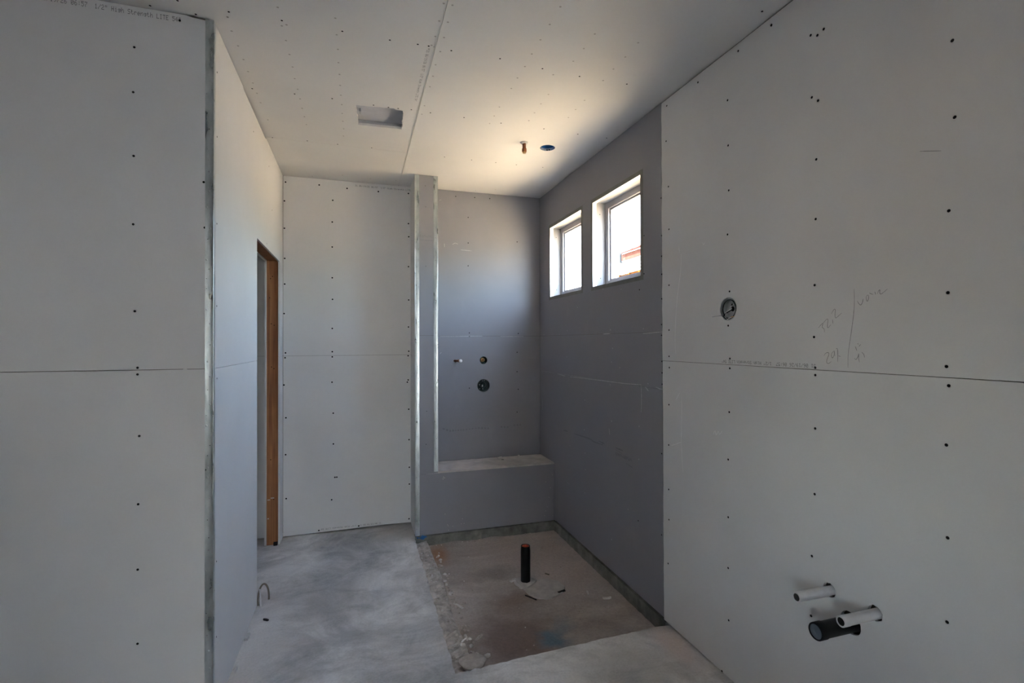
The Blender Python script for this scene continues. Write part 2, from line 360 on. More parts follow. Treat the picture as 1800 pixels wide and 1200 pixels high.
def slab_mat():
    """trowelled slab under drywall dust: large swirls, streaks and fine grit"""
    m, nt, b = new_mat('dusty_concrete_slab')
    p = pos(nt)
    c1, f1 = noise_col(nt, 1.5, [(0.34, (0.36, 0.36, 0.36)), (0.47, (0.52, 0.515, 0.515)), (0.60, (0.70, 0.69, 0.685))], vec=p, detail=10, rough=0.66, dist=1.2)
    c2, f2 = noise_col(nt, 4.2, [(0.36, (0.68, 0.68, 0.69)), (0.55, (1.0, 1.0, 1.0))], vec=mapped(nt, p, (1.0, 1.5, 1), loc=(3, 7, 0), rot=(0, 0, 0.5)), detail=10, rough=0.72, dist=1.0)
    c = mix(nt, 0.75, c1, c2, 'MULTIPLY')
    # pinkish mud dust swept against the walls
    c3, f3 = noise_col(nt, 2.6, [(0.0, (0,0,0)), (1.0, (1,1,1))], vec=mapped(nt, p, loc=(4, 2, 0)), detail=7)
    c = mix(nt, maprange(nt, f3, 0.56, 0.70, 0.0, 0.45), c, (0.58, 0.54, 0.515))
    for ce, ra, so, wa, colr, am in (((1.47, 2.08, 0), (0.065, 0.17, 1), 0.5, 0.06, (0.62, 0.53, 0.50), 0.85),
                                     ((-0.46, 2.6, 0), (0.10, 0.55, 1), 0.6, 0.14, (0.60, 0.575, 0.56), 0.7),
                                     ((-0.18, 3.0, 0), (0.16, 0.22, 1), 0.6, 0.25, (0.30, 0.285, 0.27), 0.55),
                                     ((1.15, 1.95, 0), (0.20, 0.18, 1), 0.7, 0.25, (0.33, 0.325, 0.31), 0.6),
                                     ((-0.05, 2.62, 0), (0.16, 0.06, 1), 0.6, 0.2, (0.36, 0.355, 0.355), 0.6),
                                     ((0.30, 3.9, 0), (0.18, 0.14, 1), 0.7, 0.15, (0.38, 0.37, 0.355), 0.6)):
        mk = spot(nt, p, ce, ra, so, wa)
        mm = nt.nodes.new('ShaderNodeMath'); mm.operation = 'MULTIPLY'; mm.inputs[1].default_value = am
        nt.links.new(mk, mm.inputs[0])
        c = mix(nt, mm.outputs[0], c, colr)
    g, gf = noise_col(nt, 90, [(0.30, (0.75, 0.75, 0.75)), (0.5, (1, 1, 1)), (0.74, (1.25, 1.25, 1.25))], vec=p, detail=4)
    c = mix(nt, 0.35, c, g, 'MULTIPLY')
    nt.links.new(c, b.inputs['Base Color'])
    b.inputs['Roughness'].default_value = 0.72; b.inputs['Specular IOR Level'].default_value = 0.35
    bump(nt, b, gf, 0.12, 0.002)
    return m
M['slab'] = slab_mat()

def pit_mat():
    m, nt, b = new_mat('stained_shower_pit_concrete')
    p = pos(nt)
    c1, f1 = noise_col(nt, 2.4, [(0.30, (0.26, 0.222, 0.196)), (0.50, (0.37, 0.325, 0.296)), (0.70, (0.48, 0.43, 0.40))], vec=mapped(nt, p, (0.8, 1.6, 1)), detail=8, rough=0.6, dist=0.7)
    c = c1
    for ce, ra, so, wa, colr, am in (((0.78, 2.47, 0), (0.20, 0.26, 1), 0.55, 0.25, (0.15, 0.10, 0.08), 0.8),
                                     ((0.92, 2.83, 0), (0.16, 0.10, 1), 0.5, 0.2, (0.17, 0.12, 0.095), 0.7),
                                     ((0.96, 2.42, 0), (0.075, 0.085, 1), 0.5, 0.22, (0.10, 0.18, 0.24), 0.85),
                                     ((1.06, 2.50, 0), (0.055, 0.06, 1), 0.6, 0.2, (0.15, 0.21, 0.24), 0.6),
                                     ((0.56, 3.60, 0), (0.06, 0.16, 1), 0.6, 0.12, (0.30, 0.14, 0.06), 0.8),
                                     ((1.22, 3.30, 0), (0.28, 0.40, 1), 0.7, 0.2, (0.44, 0.375, 0.35), 0.7),
                                     ((0.86, 3.20, 0), (0.13, 0.09, 1), 0.5, 0.2, (0.20, 0.185, 0.17), 0.7)):
        mk = spot(nt, p, ce, ra, so, wa)
        mm = nt.nodes.new('ShaderNodeMath'); mm.operation = 'MULTIPLY'; mm.inputs[1].default_value = am
        nt.links.new(mk, mm.inputs[0])
        c = mix(nt, mm.outputs[0], c, colr)
    g, gf = noise_col(nt, 75, [(0.32, (0.72, 0.70, 0.68)), (0.5, (1, 1, 1)), (0.74, (1.35, 1.33, 1.3))], vec=p, detail=5)
    c = mix(nt, 0.45, c, g, 'MULTIPLY')
    nt.links.new(c, b.inputs['Base Color'])
    nt.links.new(maprange(nt, f1, 0.35, 0.65, 0.42, 0.75), b.inputs['Roughness'])
    bump(nt, b, gf, 0.25, 0.003)
    return m
M['pit'] = pit_mat()
M['ledge'] = plain('rubbly_mortar_ledge', (0.42, 0.385, 0.355), 0.95, vary=0.28, scale=22, bmp=0.5)
M['stem'] = plain('dark_concrete_stem', (0.16, 0.16, 0.14), 0.75, vary=0.35, scale=11, bmp=0.15)  # dark greenish grey, uneven in tone
M['bench_dust'] = plain('dusty_bench_board', (0.46, 0.43, 0.405), 0.85, vary=0.16, scale=9)
M['mortar'] = plain('grey_mortar_patch', (0.40, 0.38, 0.37), 0.85, vary=0.12, scale=30)

M['chalk'] = plain('rubbed_plaster_dust', (0.74, 0.735, 0.73), 0.95, vary=0.06, scale=90)
M['chalk_grey'] = plain('plaster_dust_on_grey_board', (0.43, 0.43, 0.44), 0.95, vary=0.2, scale=90)
M['dash'] = plain('faint_board_print', (0.198, 0.198, 0.216), 0.8, vary=0.15, scale=160)
def smear_mat(name, col, a0, a1):
    m, nt, b = new_mat(name)
    b.inputs['Base Color'].default_value = (*col, 1); b.inputs['Roughness'].default_value = 0.8
    _, f = noise_col(nt, 160, [(0, (0,0,0)), (1, (1,1,1))], vec=pos(nt))
    nt.links.new(maprange(nt, f, 0.35, 0.65, a0, a1), b.inputs['Alpha'])
    return m

def glass_mat():
    m = bpy.data.materials.new('window_glass'); m.use_nodes = True
    nt = m.node_tree; nt.nodes.clear()
    out = nt.nodes.new('ShaderNodeOutputMaterial')
    tr = nt.nodes.new('ShaderNodeBsdfTransparent'); gl = nt.nodes.new('ShaderNodeBsdfGlossy')
    tr.inputs['Color'].default_value = (0.93, 0.95, 0.94, 1)
    gl.inputs['Roughness'].default_value = 0.02
    fr = nt.nodes.new('ShaderNodeFresnel'); fr.inputs['IOR'].default_value = 1.45
    mx = nt.nodes.new('ShaderNodeMixShader')
    geo = nt.nodes.new('ShaderNodeNewGeometry'); ml = nt.nodes.new('ShaderNodeMath'); ml.operation = 'SUBTRACT'; ml.use_clamp = True
    nt.links.new(fr.outputs[0], ml.inputs[0]); nt.links.new(geo.outputs['Backfacing'], ml.inputs[1])   # only the near face of the pane reflects
    nt.links.new(ml.outputs[0], mx.inputs[0]); nt.links.new(tr.outputs[0], mx.inputs[1]); nt.links.new(gl.outputs[0], mx.inputs[2])
    nt.links.new(mx.outputs[0], out.inputs['Surface'])
    return m
M['glass'] = glass_mat()

# ------------------------------------------------------------------ prints and strokes on boards
GLYPH = {'0':'01110 10001 10011 10101 11001 10001 01110','1':'00100 01100 00100 00100 00100 00100 01110','2':'01110 10001 00001 00110 01000 10000 11111',
'3':'01110 10001 00001 00110 00001 10001 01110','4':'00010 00110 01010 10010 11111 00010 00010','5':'11111 10000 11110 00001 00001 10001 01110',
'6':'00110 01000 10000 11110 10001 10001 01110','7':'11111 00001 00010 00100 01000 01000 01000','9':'01110 10001 10001 01111 00001 00010 01100',
'/':'00001 00001 00010 00100 01000 10000 10000',':':'00000 00100 00100 00000 00100 00100 00000','"':'01010 01010 01010 00000 00000 00000 00000',
'H':'10001 10001 10001 11111 10001 10001 10001','i':'00100 00000 01100 00100 00100 00100 01110','g':'00000 00000 01111 10001 01111 00001 01110',
'h':'10000 10000 10110 11001 10001 10001 10001','S':'01111 10000 10000 01110 00001 00001 11110','t':'01000 01000 11100 01000 01000 01001 00110',
'r':'00000 00000 10110 11001 10000 10000 10000','e':'00000 00000 01110 10001 11111 10000 01110','n':'00000 00000 10110 11001 10001 10001 10001',
'L':'10000 10000 10000 10000 10000 10000 11111','I':'01110 00100 00100 00100 00100 00100 01110','T':'11111 00100 00100 00100 00100 00100 00100',
'E':'11111 10000 10000 11110 10000 10000 11111',' ':'00000 '*7}
STAMP = '31 06/19/26 06:57  1/2" High Strength LITE 54"'

def dot_text(parent, fr, text, start, along, up, length, height, mat=None, name='printed_lettering'):
    """dot-matrix ink line; along/up are board directions (+-1 on an axis)"""
    pitch = length / len(text); cw = pitch * 0.8 / 5; ch = height / 7
    mb = MB()
    for k, chh in enumerate(text):
        rows = GLYPH[chh].split()
        for r, row in enumerate(rows):
            for c, bit in enumerate(row):
                if bit == '1':
                    a0 = k*pitch + c*cw; b0 = (6-r)*ch
                    q = []
                    for da, db in ((0,0),(1,0),(1,1),(0,1)):
                        a = a0 + da*cw*0.98; b = b0 + db*ch*0.98
                        q.append(fr(start[0] + along[0]*a + up[0]*b, start[1] + along[1]*a + up[1]*b, -0.0004))
                    mb.add(q, [(0,1,2,3)])
    return mb.build(name, mat or M['ink'], parent)

def stroke(mb, fr, pts, w, d=-0.0005, taper=True):
    pts = [Vector((p[0], p[1])) for p in pts]
    fine = []
    for i in range(len(pts)-1):
        p0 = pts[max(i-1,0)]; p1 = pts[i]; p2 = pts[i+1]; p3 = pts[min(i+2,len(pts)-1)]
        for k in range(5):
            t = k/5
            fine.append(0.5*((2*p1)+(p2-p0)*t+(2*p0-5*p1+4*p2-p3)*t*t+(-p0+3*p1-3*p2+p3)*t*t*t))
    fine.append(pts[-1]); n = len(fine); v = []; f = []
    for i, p in enumerate(fine):
        tdir = (fine[min(i+1,n-1)] - fine[max(i-1,0)])
        if tdir.length < 1e-9: tdir = Vector((1,0))
        nn = Vector((-tdir.y, tdir.x)).normalized()
        ww = w * (0.55 + 0.45*math.sin(math.pi*min(1, max(0, i/(n-1))))) if taper else w
        ww *= random.uniform(0.85, 1.15)
        a = p + nn*ww/2; b = p - nn*ww/2
        v += [fr(a.x, a.y, d), fr(b.x, b.y, d)]
    for i in range(n-1): f.append((2*i, 2*i+1, 2*i+3, 2*i+2))
    mb.add(v, f)

# screws: one shared mesh per wall direction and finish
SCREW_MESH = {}
def screw_mesh(nrm, r, mat):
    key = (nrm, r, mat)
    if key not in SCREW_MESH:
        mb = MB().lathe((0,0,0), nrm, [(-0.001, r), (0.0004, r), (0.0008, r*0.7), (0.0002, r*0.45), (0.0002, 0.0004)], 10)
        me = bpy.data.meshes.new('screw'); me.from_pydata([tuple(p) for p in mb.v], [], mb.f)
        bm = bmesh.new(); bm.from_mesh(me); bmesh.ops.recalc_face_normals(bm, faces=bm.faces); bm.to_mesh(me); bm.free()
        me.materials.append(M[mat]); SCREW_MESH[key] = me
    return SCREW_MESH[key]
def screws(panels, fr, nrm, pts, r=0.0038, mat='screw', name='screw'):
    """panels: list of (object, a0, b0, a1, b1); each screw goes to the board it is driven through"""
    for a, b in pts:
        par = panels[0][0]
        for o, a0, b0, a1, b1 in panels:
            if a0 <= a <= a1 and b0 <= b <= b1: par = o; break
        s = bpy.data.objects.new(name, screw_mesh(nrm, r, mat))
        COL.objects.link(s); s.parent = par
        s.location = Vector(fr(a, b, 0)) - LOC[par.name]

# ================================================================== THE SETTING
W = {1: (3.2763, 3.8803), 2: (2.4900, 3.0922)}   # window openings along the right wall
WZ0, WZ1 = 1.8478, 2.4227
REAR_FILL_WIN = (-0.50, 0.50, 1.45, 2.20)             # x0, z0, x1, z1 of a wide unseen window added for fill light
WC_FILL_WIN = (3.15, 1.5, 3.45, 1.8)                  # unseen window added to light the small room behind the door opening
SIDE_FILL_WIN = (-4.35, 0.95, -2.75, 2.15)              # y0, z0, y1, z1 of an unseen side window added for fill light

# ---- ground and roof outside
mb = MB()
N = 24; g = 60.0
vs_ = [(-g + 2*g*i/N, -g + 2*g*j/N, -0.35) for j in range(N+1) for i in range(N+1)]
mb.add(vs_, [(j*(N+1)+i, j*(N+1)+i+1, (j+1)*(N+1)+i+1, (j+1)*(N+1)+i) for j in range(N) for i in range(N)])
mb.build('ground', M['earth'], kind='structure')
MB().box((XREAR-0.6, YREAR-0.6, H+0.22), (XR+0.16+0.12, YB+0.7, H+0.42)).build('roof', M['roof_tile'], kind='structure')

# unseen, added to bounce neutral light indoors: wall and patio behind the house
MB().box((-11.0, -8.3, -0.345), (-3.80, 6.0, -0.30)).box((-3.80, -8.3, -0.345), (2.6, -4.80, -0.30)).build('ground_bounce_paving', M['bounce_paving'], kind='structure')
MB().box((-9, YREAR-4.2, -0.35), (9, YREAR-4.0, 2.6)).build('wall_bounce_reflector', M['stucco'], kind='structure')

# ---- floor slab with the shower recess left open
FS = lambda x, y, d=0.0: (x, y, -d)
def ragged(p, q, n, amp):
    p = Vector(p); q = Vector(q); t = (q-p); nn = Vector((-t.y, t.x)).normalized()
    return [tuple(p + t*(i/n) + nn*random.uniform(-amp, amp)) for i in range(n)]
pit_loop = (ragged((0.415, 3.83), (0.417, 2.20), 46, 0.006) + ragged((0.417, 2.20), (0.60, 2.215), 8, 0.006)
            + ragged((0.60, 2.215), (1.475, 2.253), 30, 0.004) + ragged((1.475, 2.253), (1.56, 2.24), 3, 0.002)
            + [(1.56, 2.24), (1.56, 3.83)])
floor = MB().plate(FS, rect(XREAR-0.15, YREAR-0.15, XR+0.155, YB+0.15), [pit_loop], t=0.34).build('floor', M['slab'], kind='structure')

def wob(x, y):
    return (math.sin(x*17+y*5)*math.cos(y*13-x*7)*0.5 + math.sin(x*41+1)*math.sin(y*37+2)*0.3 + random.uniform(-0.25, 0.25))
nx, ny = 60, 84
v = []; f = []
for j in range(ny+1):
    for i in range(nx+1):
        x = 0.50 + (1.545-0.50)*i/nx; y = 2.19 + (3.80-2.19)*j/ny
        z = PIT + 0.0022*wob(x, y)
        for cx, cy_, r, h in ((0.53, 3.35, 0.06, 0.012), (0.55, 2.9, 0.05, 0.010), (0.56, 2.5, 0.05, 0.010), (1.0, 3.79, 0.06, 0.010), (0.7, 3.79, 0.07, 0.012), (1.09, 2.90, 0.17, 0.010)):
            d2 = ((x-cx)/r)**2*0.6 + ((y-cy_)/(r*(4 if cx < 0.6 else 1)))**2
            z += h*math.exp(-d2)
        v.append((x, y, z))
for j in range(ny):
    for i in range(nx):
        a = j*(nx+1)+i; f.append((a, a+1, a+nx+2, a+nx+1))
MB().add(v, f).build('shower_pit_floor', M['pit'], floor, smooth=True, label='stained brown concrete of the sunken shower pit')

prof = [(0.400, -0.040), (0.416, -0.030), (0.438, -0.024), (0.462, -0.027), (0.488, -0.024), (0.508, -0.030), (0.516, -0.048), (0.522, -0.075)]
v = []; f = []; ny = 110
for j in range(ny+1):
    y = 2.20 + (3.79-2.20)*j/ny
    sh = 0.006*math.sin(y*6.3) + random.uniform(-0.004, 0.004)
    for k, (x, z) in enumerate(prof):
        v.append((x + (sh if k > 2 else 0), y, z + random.uniform(-0.006, 0.006) + 0.006*math.sin(y*9+k)))
n = len(prof)
for j in range(ny):
    for k in range(n-1): f.append((j*n+k, j*n+k+1, (j+1)*n+k+1, (j+1)*n+k))
MB().add(v, f).build('mortar_ledge', M['ledge'], floor, label='rough mortar ledge between slab and shower pit')

def rough_strip(name, p0, p1, top, depth_dir, label):
    """low concrete stem strip with a slightly uneven face"""
    p0 = Vector(p0); p1 = Vector(p1); dd = Vector(depth_dir); n = 60; v = []; f = []
    for i in range(n+1):
        p = p0.lerp(p1, i/n); r1 = random.uniform(-0.003, 0.003); r2 = random.uniform(-0.003, 0.003)
        v += [(*(p + dd*r1).xy, -0.13), (*(p + dd*r1).xy, -0.03 + r2), (*(p + dd*(0.004+r2*0.5)).xy, top + random.uniform(-0.0025, 0.0015)), (*(p + dd*0.07).xy, top)]
    for i in range(n):
        for k in range(3): f.append((4*i+k, 4*i+k+1, 4*i+k+5, 4*i+k+4))
    return MB().add(v, f).build(name, M['stem'], floor, label=label)
rough_strip('stem_strip', (1.530, 2.255), (1.530, 3.80), 0.012, (1, 0), 'dark greenish concrete strip below the window wall')
rough_strip('stem_strip', (0.415, 3.788), (1.55, 3.788), 0.012, (0, 1), 'dark greenish concrete strip below the shower bench')
# mortar around the drain riser
v = [(1.018, 3.0, PIT+0.024)]; f = []
rings = [(0.036, 0.024), (0.062, 0.020), (0.078, -0.004)]
for r, h in rings:
    for i in range(26):
        a = 2*math.pi*i/26; rr = r*(1+0.12*math.sin(3*a+1)+random.uniform(-.05,.05))
        v.append((1.018+rr*math.cos(a), 3.0+rr*math.sin(a), PIT+h+random.uniform(-.002,.002)))
for k in range(2):
    for i in range(26):
        j = (i+1) % 26; f.append((1+k*26+i, 1+k*26+j, 1+(k+1)*26+j, 1+(k+1)*26+i))
for i in range(26): f.append((0, 1+i, 1+(i+1) % 26))
MB().add(v, f).build('mortar_collar', M['mortar'], floor, smooth=True, label='grey mortar collar around the drain riser')
v = [(1.10, 2.90, PIT+0.014)]; f = []
out = [(0.975,2.93),(0.99,2.85),(1.02,2.80),(1.08,2.775),(1.15,2.79),(1.21,2.83),(1.235,2.88),(1.22,2.96),(1.16,3.01),(1.08,3.02),(1.0,3.0)]
for a, b in out: v.append((a, b, PIT+0.0125))
for a, b in out: v.append((1.10+(a-1.10)*1.05, 2.9+(b-2.9)*1.05, PIT-0.012))
m_ = len(out)
for i in range(m_):
    j = (i+1) % m_; f += [(0, 1+i, 1+j), (1+i, 1+m_+i, 1+m_+j, 1+j)]
MB().add(v, f).build('mortar_patch', M['mortar'], floor, smooth=True, label='smooth grey mortar patch beside the drain riser')

# ---- ceiling
ceiling = MB().box((XREAR-0.15, YREAR-0.15, H+0.12), (XR+0.155, YB+0.15, H+0.2)).build('ceiling', M['sheath'], kind='structure')
SX, SY = 0.3242, 3.3898
vent = ([(-0.003,2.786),(0.02,2.789),(0.038,2.785)] + ragged((0.038,2.787),(0.19,2.772),9,0.003) + [(0.193,2.768),(0.199,2.776),(0.203,2.784)] + ragged((0.205,2.784),(0.245,2.785),3,0.002)
        + ragged((0.245,2.785),(0.256,3.025),16,0.004) + ragged((0.256,3.027),(0.009,3.038),10,0.0015) + ragged((0.009,3.039),(-0.003,2.79),12,0.003))
cl1 = MB().plate(FT, rect(XREAR, YREAR, SX-0.0012, SY-0.001), [vent]).build('drywall_panel', M['ceiling'], ceiling)
cl2 = MB().plate(FT, rect(XREAR, SY+0.001, SX-0.0012, YB+0.01)).build('drywall_panel', M['ceiling'], ceiling)
cl3 = MB().plate(FT, rect(SX+0.0012, YREAR, XR+0.01, YB+0.01), [circle(1.018, 3.0, 0.021, 18, 0.12), circle(1.193, 3.04, 0.0495, 36)]).build('drywall_panel', M['ceiling'], ceiling)
# paper edge standing proud along the long ceiling joint
MB().box((SX-0.0045, YREAR, H-0.0018), (SX-0.0012, YB, H+0.001)).build('joint_lip', M['ceiling'], ceiling)
CP = [(cl1, -9, -9, SX, SY), (cl2, -9, SY, SX, 9), (cl3, SX, -9, 9, 9)]
screws(CP, FT, (0, 0, -1), SCREWS_CEILING, 0.0042)
screws(CP, FT, (0, 0, -1), SCREWS_CEILING_MUDDED, 0.0045, 'mudded')
dot_text(cl1, FT, STAMP, (0.290, 2.172), (0, 1), (1, 0), 0.482, 0.013)

# ---- right wall
win_holes = [rect(W[k][0], WZ0, W[k][1], WZ1) for k in (1, 2)]
wall_right = MB().plate(FR, rect(YREAR-0.15, -0.34, YB+0.15, H+0.215), win_holes, t=0.025, d0=0.13).build('wall_right', M['sheath'], kind='structure')
edge = [(YG - 0.001 + random.uniform(-0.0018, 0.0018), SEAM + 0.0012 + (H-0.010-SEAM-0.0012)*i/30) for i in range(31)]
wr_u = MB().plate(FR, [(YREAR, SEAM+0.0012)] + edge + [(YREAR, H-0.010)], [circle(1.792, 1.613, 0.0505, 30, 0.02)]).build('drywall_panel', M['drywall'], wall_right)
edge = [(YG - 0.002 + random.uniform(-0.002, 0.0014), 0.012 + (SEAM-0.0012-0.012)*i/30) for i in range(31)]
wr_l = MB().plate(FR, [(YREAR, 0.012)] + edge + [(YREAR, SEAM-0.0012)], [circle(1.313, 0.622, 0.0235, 22, 0.07), circle(1.156, 0.624, 0.0235, 22, 0.07), circle(1.238, 0.549, 0.036, 26, 0.05)]).build('drywall_panel', M['drywall'], wall_right)
gr_b = MB().plate(FR, rect(YG+0.0012, 0.022, YB, 1.2182)).build('shower_board_panel', M['greyboard'], wall_right)
gr_m = MB().plate(FR, rect(YG+0.0012, 1.2202, YB, 1.5232)).build('shower_board_panel', M['greyboard'], wall_right)
gr_t = MB().plate(FR, rect(YG+0.0012, 1.5250, YB, H-0.004), win_holes).build('shower_board_panel', M['greyboard'], wall_right)
RP = [(wr_u, -9, SEAM, YG, 9), (wr_l, -9, -9, YG, SEAM), (gr_b, YG, -9, 9, 1.219), (gr_m, YG, 1.219, 9, 1.524), (gr_t, YG, 1.524, 9, 9)]
screws(RP, FR, (-1, 0, 0), SCREWS_RIGHT, 0.0046)
screws(RP, FR, (-1, 0, 0), SCREWS_GREY, 0.0042)
screws(RP, FR, (-1, 0, 0), SPECKS_RIGHT, 0.0042, 'speck', 'plaster_speck')
dot_text(wr_u, FR, STAMP, (1.360, 1.3915), (1, 0), (0, -1), 0.476, 0.0135)
mb = MB()
for s in PENCIL_RIGHT: stroke(mb, FR, s, 0.0020)
mb.build('pencil_figures', M['pencil'], wr_u)
groups = {0: MB(), 1: MB(), 2: MB(), 3: MB(), 4: MB()}
for s in CHALK_RIGHT:
    a, b = s[0]
    k = 0 if (a < YG and b > SEAM) else 1 if a < YG else 2 if b < 1.2195 else 3 if b < 1.5235 else 4
    stroke(groups[k], FR, s, 0.0035 if k < 2 else 0.005)
for k, par in enumerate((wr_u, wr_l, gr_b, gr_m, gr_t)):
    if groups[k].v: groups[k].build('dust_streak', M['chalk'] if k < 2 else M['chalk_grey'], par)
mb = MB()
for s in DASH_RIGHT: stroke(mb, FR, s, 0.010)
stroke(mb, FR, [(2.79, 0.80), (2.70, 0.79)], 0.004); stroke(mb, FR, [(2.66, 0.742), (2.585, 0.735)], 0.006)
for i in range(15):   # worn heavy print, too rubbed to read
    y = 2.79 - i*0.0135
    stroke(mb, FR, [(y, 0.787 + random.uniform(-.002, .002)), (y-0.004, 0.766 + random.uniform(-.003, .003))], random.uniform(0.004, 0.009))
    stroke(mb, FR, [(y, 0.776), (y-0.010, 0.776 + random.uniform(-.008, .008))], 0.005)
mb.build('worn_print', M['dash'], gr_b)

# ---- back wall
wall_back = MB().plate(FB, rect(XREAR-0.15, -0.34, XR+0.155, H+0.215), t=0.05, d0=0.10).build('wall_back', M['sheath'], kind='structure')
wb_l = MB().plate(FB, [(XL+0.002, 0.006), (-0.1, 0.011), (0.2, 0.016), (XC, 0.012), (XC, SEAM-0.0009), (XL+0.002, SEAM-0.0009)]).build('drywall_panel', M['drywall'], wall_back)
wb_u = MB().plate(FB, rect(XL+0.002, SEAM+0.0009, XC, H-0.003)).build('drywall_panel', M['drywall'], wall_back)
gb_l = MB().plate(FB, rect(XD, 0.488, XR-0.001, 1.5232), [circle(1.029, 1.318, 0.033, 26, 0.03), circle(1.028, 1.103, 0.055, 32, 0.02), circle(0.784, 1.316, 0.012, 14)]).build('shower_board_panel', M['greyboard'], wall_back)
gb_u = MB().plate(FB, rect(XD, 1.5248, XR-0.001, H-0.003)).build('shower_board_panel', M['greyboard'], wall_back)
MB().plate(FB, rect(XREAR, 0.012, XL-T-0.079-T, SEAM-0.001)).build('drywall_panel', M['drywall'], wall_back)
MB().plate(FB, rect(XREAR, SEAM+0.001, XL-T-0.079-T, H-0.003)).build('drywall_panel', M['drywall'], wall_back)
BP = [(wb_l, -9, -9, XC, SEAM), (wb_u, -9, SEAM, XC, 9), (gb_l, XC, -9, 9, 1.524), (gb_u, XC, 1.524, 9, 9)]
screws(BP, FB, (0, -1, 0), SCREWS_BACK, 0.0062)
screws(BP, FB, (0, -1, 0), SCREWS_GREY_BACK, 0.0045)
dot_text(wb_u, FB, STAMP, (-0.013, 2.7055), (1, 0), (0, 1), 0.475, 0.0135)
dot_text(wb_l, FB, STAMP, (0.184, 0.037), (-1, 0), (0, -1), 0.459, 0.0115)
g1, g2 = MB(), MB()
for s in CHALK_BACK: stroke(g1 if s[0][1] < 1.5235 else g2, FB, s, 0.004)
g1.build('dust_streak', M['chalk_grey'], gb_l); g2.build('dust_streak', M['chalk_grey'], gb_u)
mb = MB()
for s in DASH_BACK:
    for (x0_, z0_), (x1_, z1_) in zip(s[:-1], s[1:]):
        n_ = max(1, int(abs(x1_-x0_)/0.022))
        for i in range(n_):
            t0 = i/n_; t1 = (i+0.62)/n_
            stroke(mb, FB, [(x0_+(x1_-x0_)*t0, z0_+(z1_-z0_)*t0), (x0_+(x1_-x0_)*t1, z0_+(z1_-z0_)*t1)], random.uniform(0.008, 0.020))
mb.build('worn_print', M['dash'], gb_l)

# ---- shower wing (the grey pier beside the niche)
wall_wing = MB().box((XC+T+0.002, YC+T+0.002, -0.1), (XD-T-0.002, YB+0.11, H+0.12)).build('wall_wing', M['sheath'], kind='structure')
MB().plate(FK, rect(XC, 0.016, XD, 0.474)).build('shower_board_panel', M['greyboard'], wall_wing)
ww_l = MB().plate(FK, rect(XC, 0.476, XD, 1.5232)).build('shower_board_panel', M['greyboard'], wall_wing)
ww_u = MB().plate(FK, rect(XC, 1.5248, XD, H-0.003)).build('shower_board_panel', M['greyboard'], wall_wing)
FWL = lambda y, z, d=0.0: (XC + d, y, z)
FWR = lambda y, z, d=0.0: (XD - d, y, z)
MB().plate(FWL, rect(YC+T, 0.010, YB, SEAM-0.001)).build('drywall_panel', M['drywall'], wall_wing)
MB().plate(FWL, rect(YC+T, SEAM+0.001, YB, H-0.003)).build('drywall_panel', M['drywall'], wall_wing)
MB().plate(FWR, rect(YC+T, 0.488, YB, H-0.003)).build('shower_board_panel', M['greyboard'], wall_wing)
screws([(ww_u, -9, 1.524, 9, 9), (ww_l, -9, -9, 9, 1.524)], FK, (0, -1, 0), [(0.50, 2.50), (0.497, 2.66), (0.50, 2.05), (0.505, 0.95), (0.50, 0.70)], 0.003)
dash = MB()
for i in range(9):
    x = 0.456 + i*0.0105
    stroke(dash, FK, [(x, 2.288), (x + random.uniform(-.002, .004), 2.268)], 0.004)
    stroke(dash, FK, [(x, 2.283 - 0.006*(i % 3)), (x+0.008, 2.283 - 0.006*(i % 3))], 0.003)
stroke(dash, FK, [(0.455, 2.247), (0.50, 2.246), (0.55, 2.246)], 0.006)
dash.build('worn_print', M['dash'], ww_u)

# ---- left wall with the door opening
DY0, DY1, DZ = 3.105, 3.985, 2.062
wl = MB()
wl.box((XL-T-0.079, YL+T, -0.05), (XL-T, DY0-0.04, H+0.12))
wl.box((XL-T-0.079, DY0-0.04, DZ+0.05), (XL-T, DY1+0.055, H+0.12))
wl.box((XL-T-0.079, DY1+0.055, -0.05), (XL-T, YB+0.1, H+0.12))
wall_left = wl.build('wall_left', M['sheath'], kind='structure')
MB().plate(FL, rect(YL+0.001, 0.004, DY0, SEAM-0.0008)).build('drywall_panel', M['drywall'], wall_left)
MB().plate(FL, [(YL+0.001, SEAM+0.0008), (DY0, SEAM+0.0008), (DY0, DZ), (DY1, DZ+0.001), (DY1, SEAM+0.0008), (YB, SEAM+0.0008), (YB, H-0.004), (3.40, H-0.004), (3.38, H-0.016), (2.76, H-0.012), (2.74, H-0.004), (YL+0.001, H-0.004)]).build('drywall_panel', M['drywall'], wall_left)
MB().plate(FL, rect(DY1, 0.004, YB, SEAM-0.0008)).build('drywall_panel', M['drywall'], wall_left)
FLO = lambda y, z, d=0.0: (XL - T - 0.079 - T + d, y, z)
MB().plate(FLO, [(YL+T, 0.004), (DY0, 0.004), (DY0, DZ+0.004), (DY1+0.004, DZ+0.004), (DY1+0.004, 0.004), (YB, 0.004), (YB, H-0.004), (YL+T, H-0.004)]).build('drywall_panel', M['drywall'], wall_left)
screws([(wall_left, -9, -9, 9, 9)], FL, (1, 0, 0), [(2.26, 2.56), (2.26, 2.30), (2.258, 1.95), (2.258, 1.62), (2.262, 1.33), (2.26, 0.60), (2.26, 0.30), (3.42, 2.09), (3.50, 2.60), (3.0, 2.62), (3.62, 2.35)], 0.0035)
door = empty('door_1', (XL-0.05, (DY0+DY1)/2, 0), kind='structure')
tag(door, 'rough framed door opening in the left wall')
MB().box((XL-T-0.079, DY0-0.038, 0), (XL-T, DY0-0.001, DZ+0.012)).build('jamb_stud', M['wood'], door)
MB().box((XL-T-0.079, DY1+0.015, 0), (XL-T, DY1+0.053, DZ+0.012)).build('jamb_stud', M['wood'], door, label='orange fir stud at the far side of the opening')
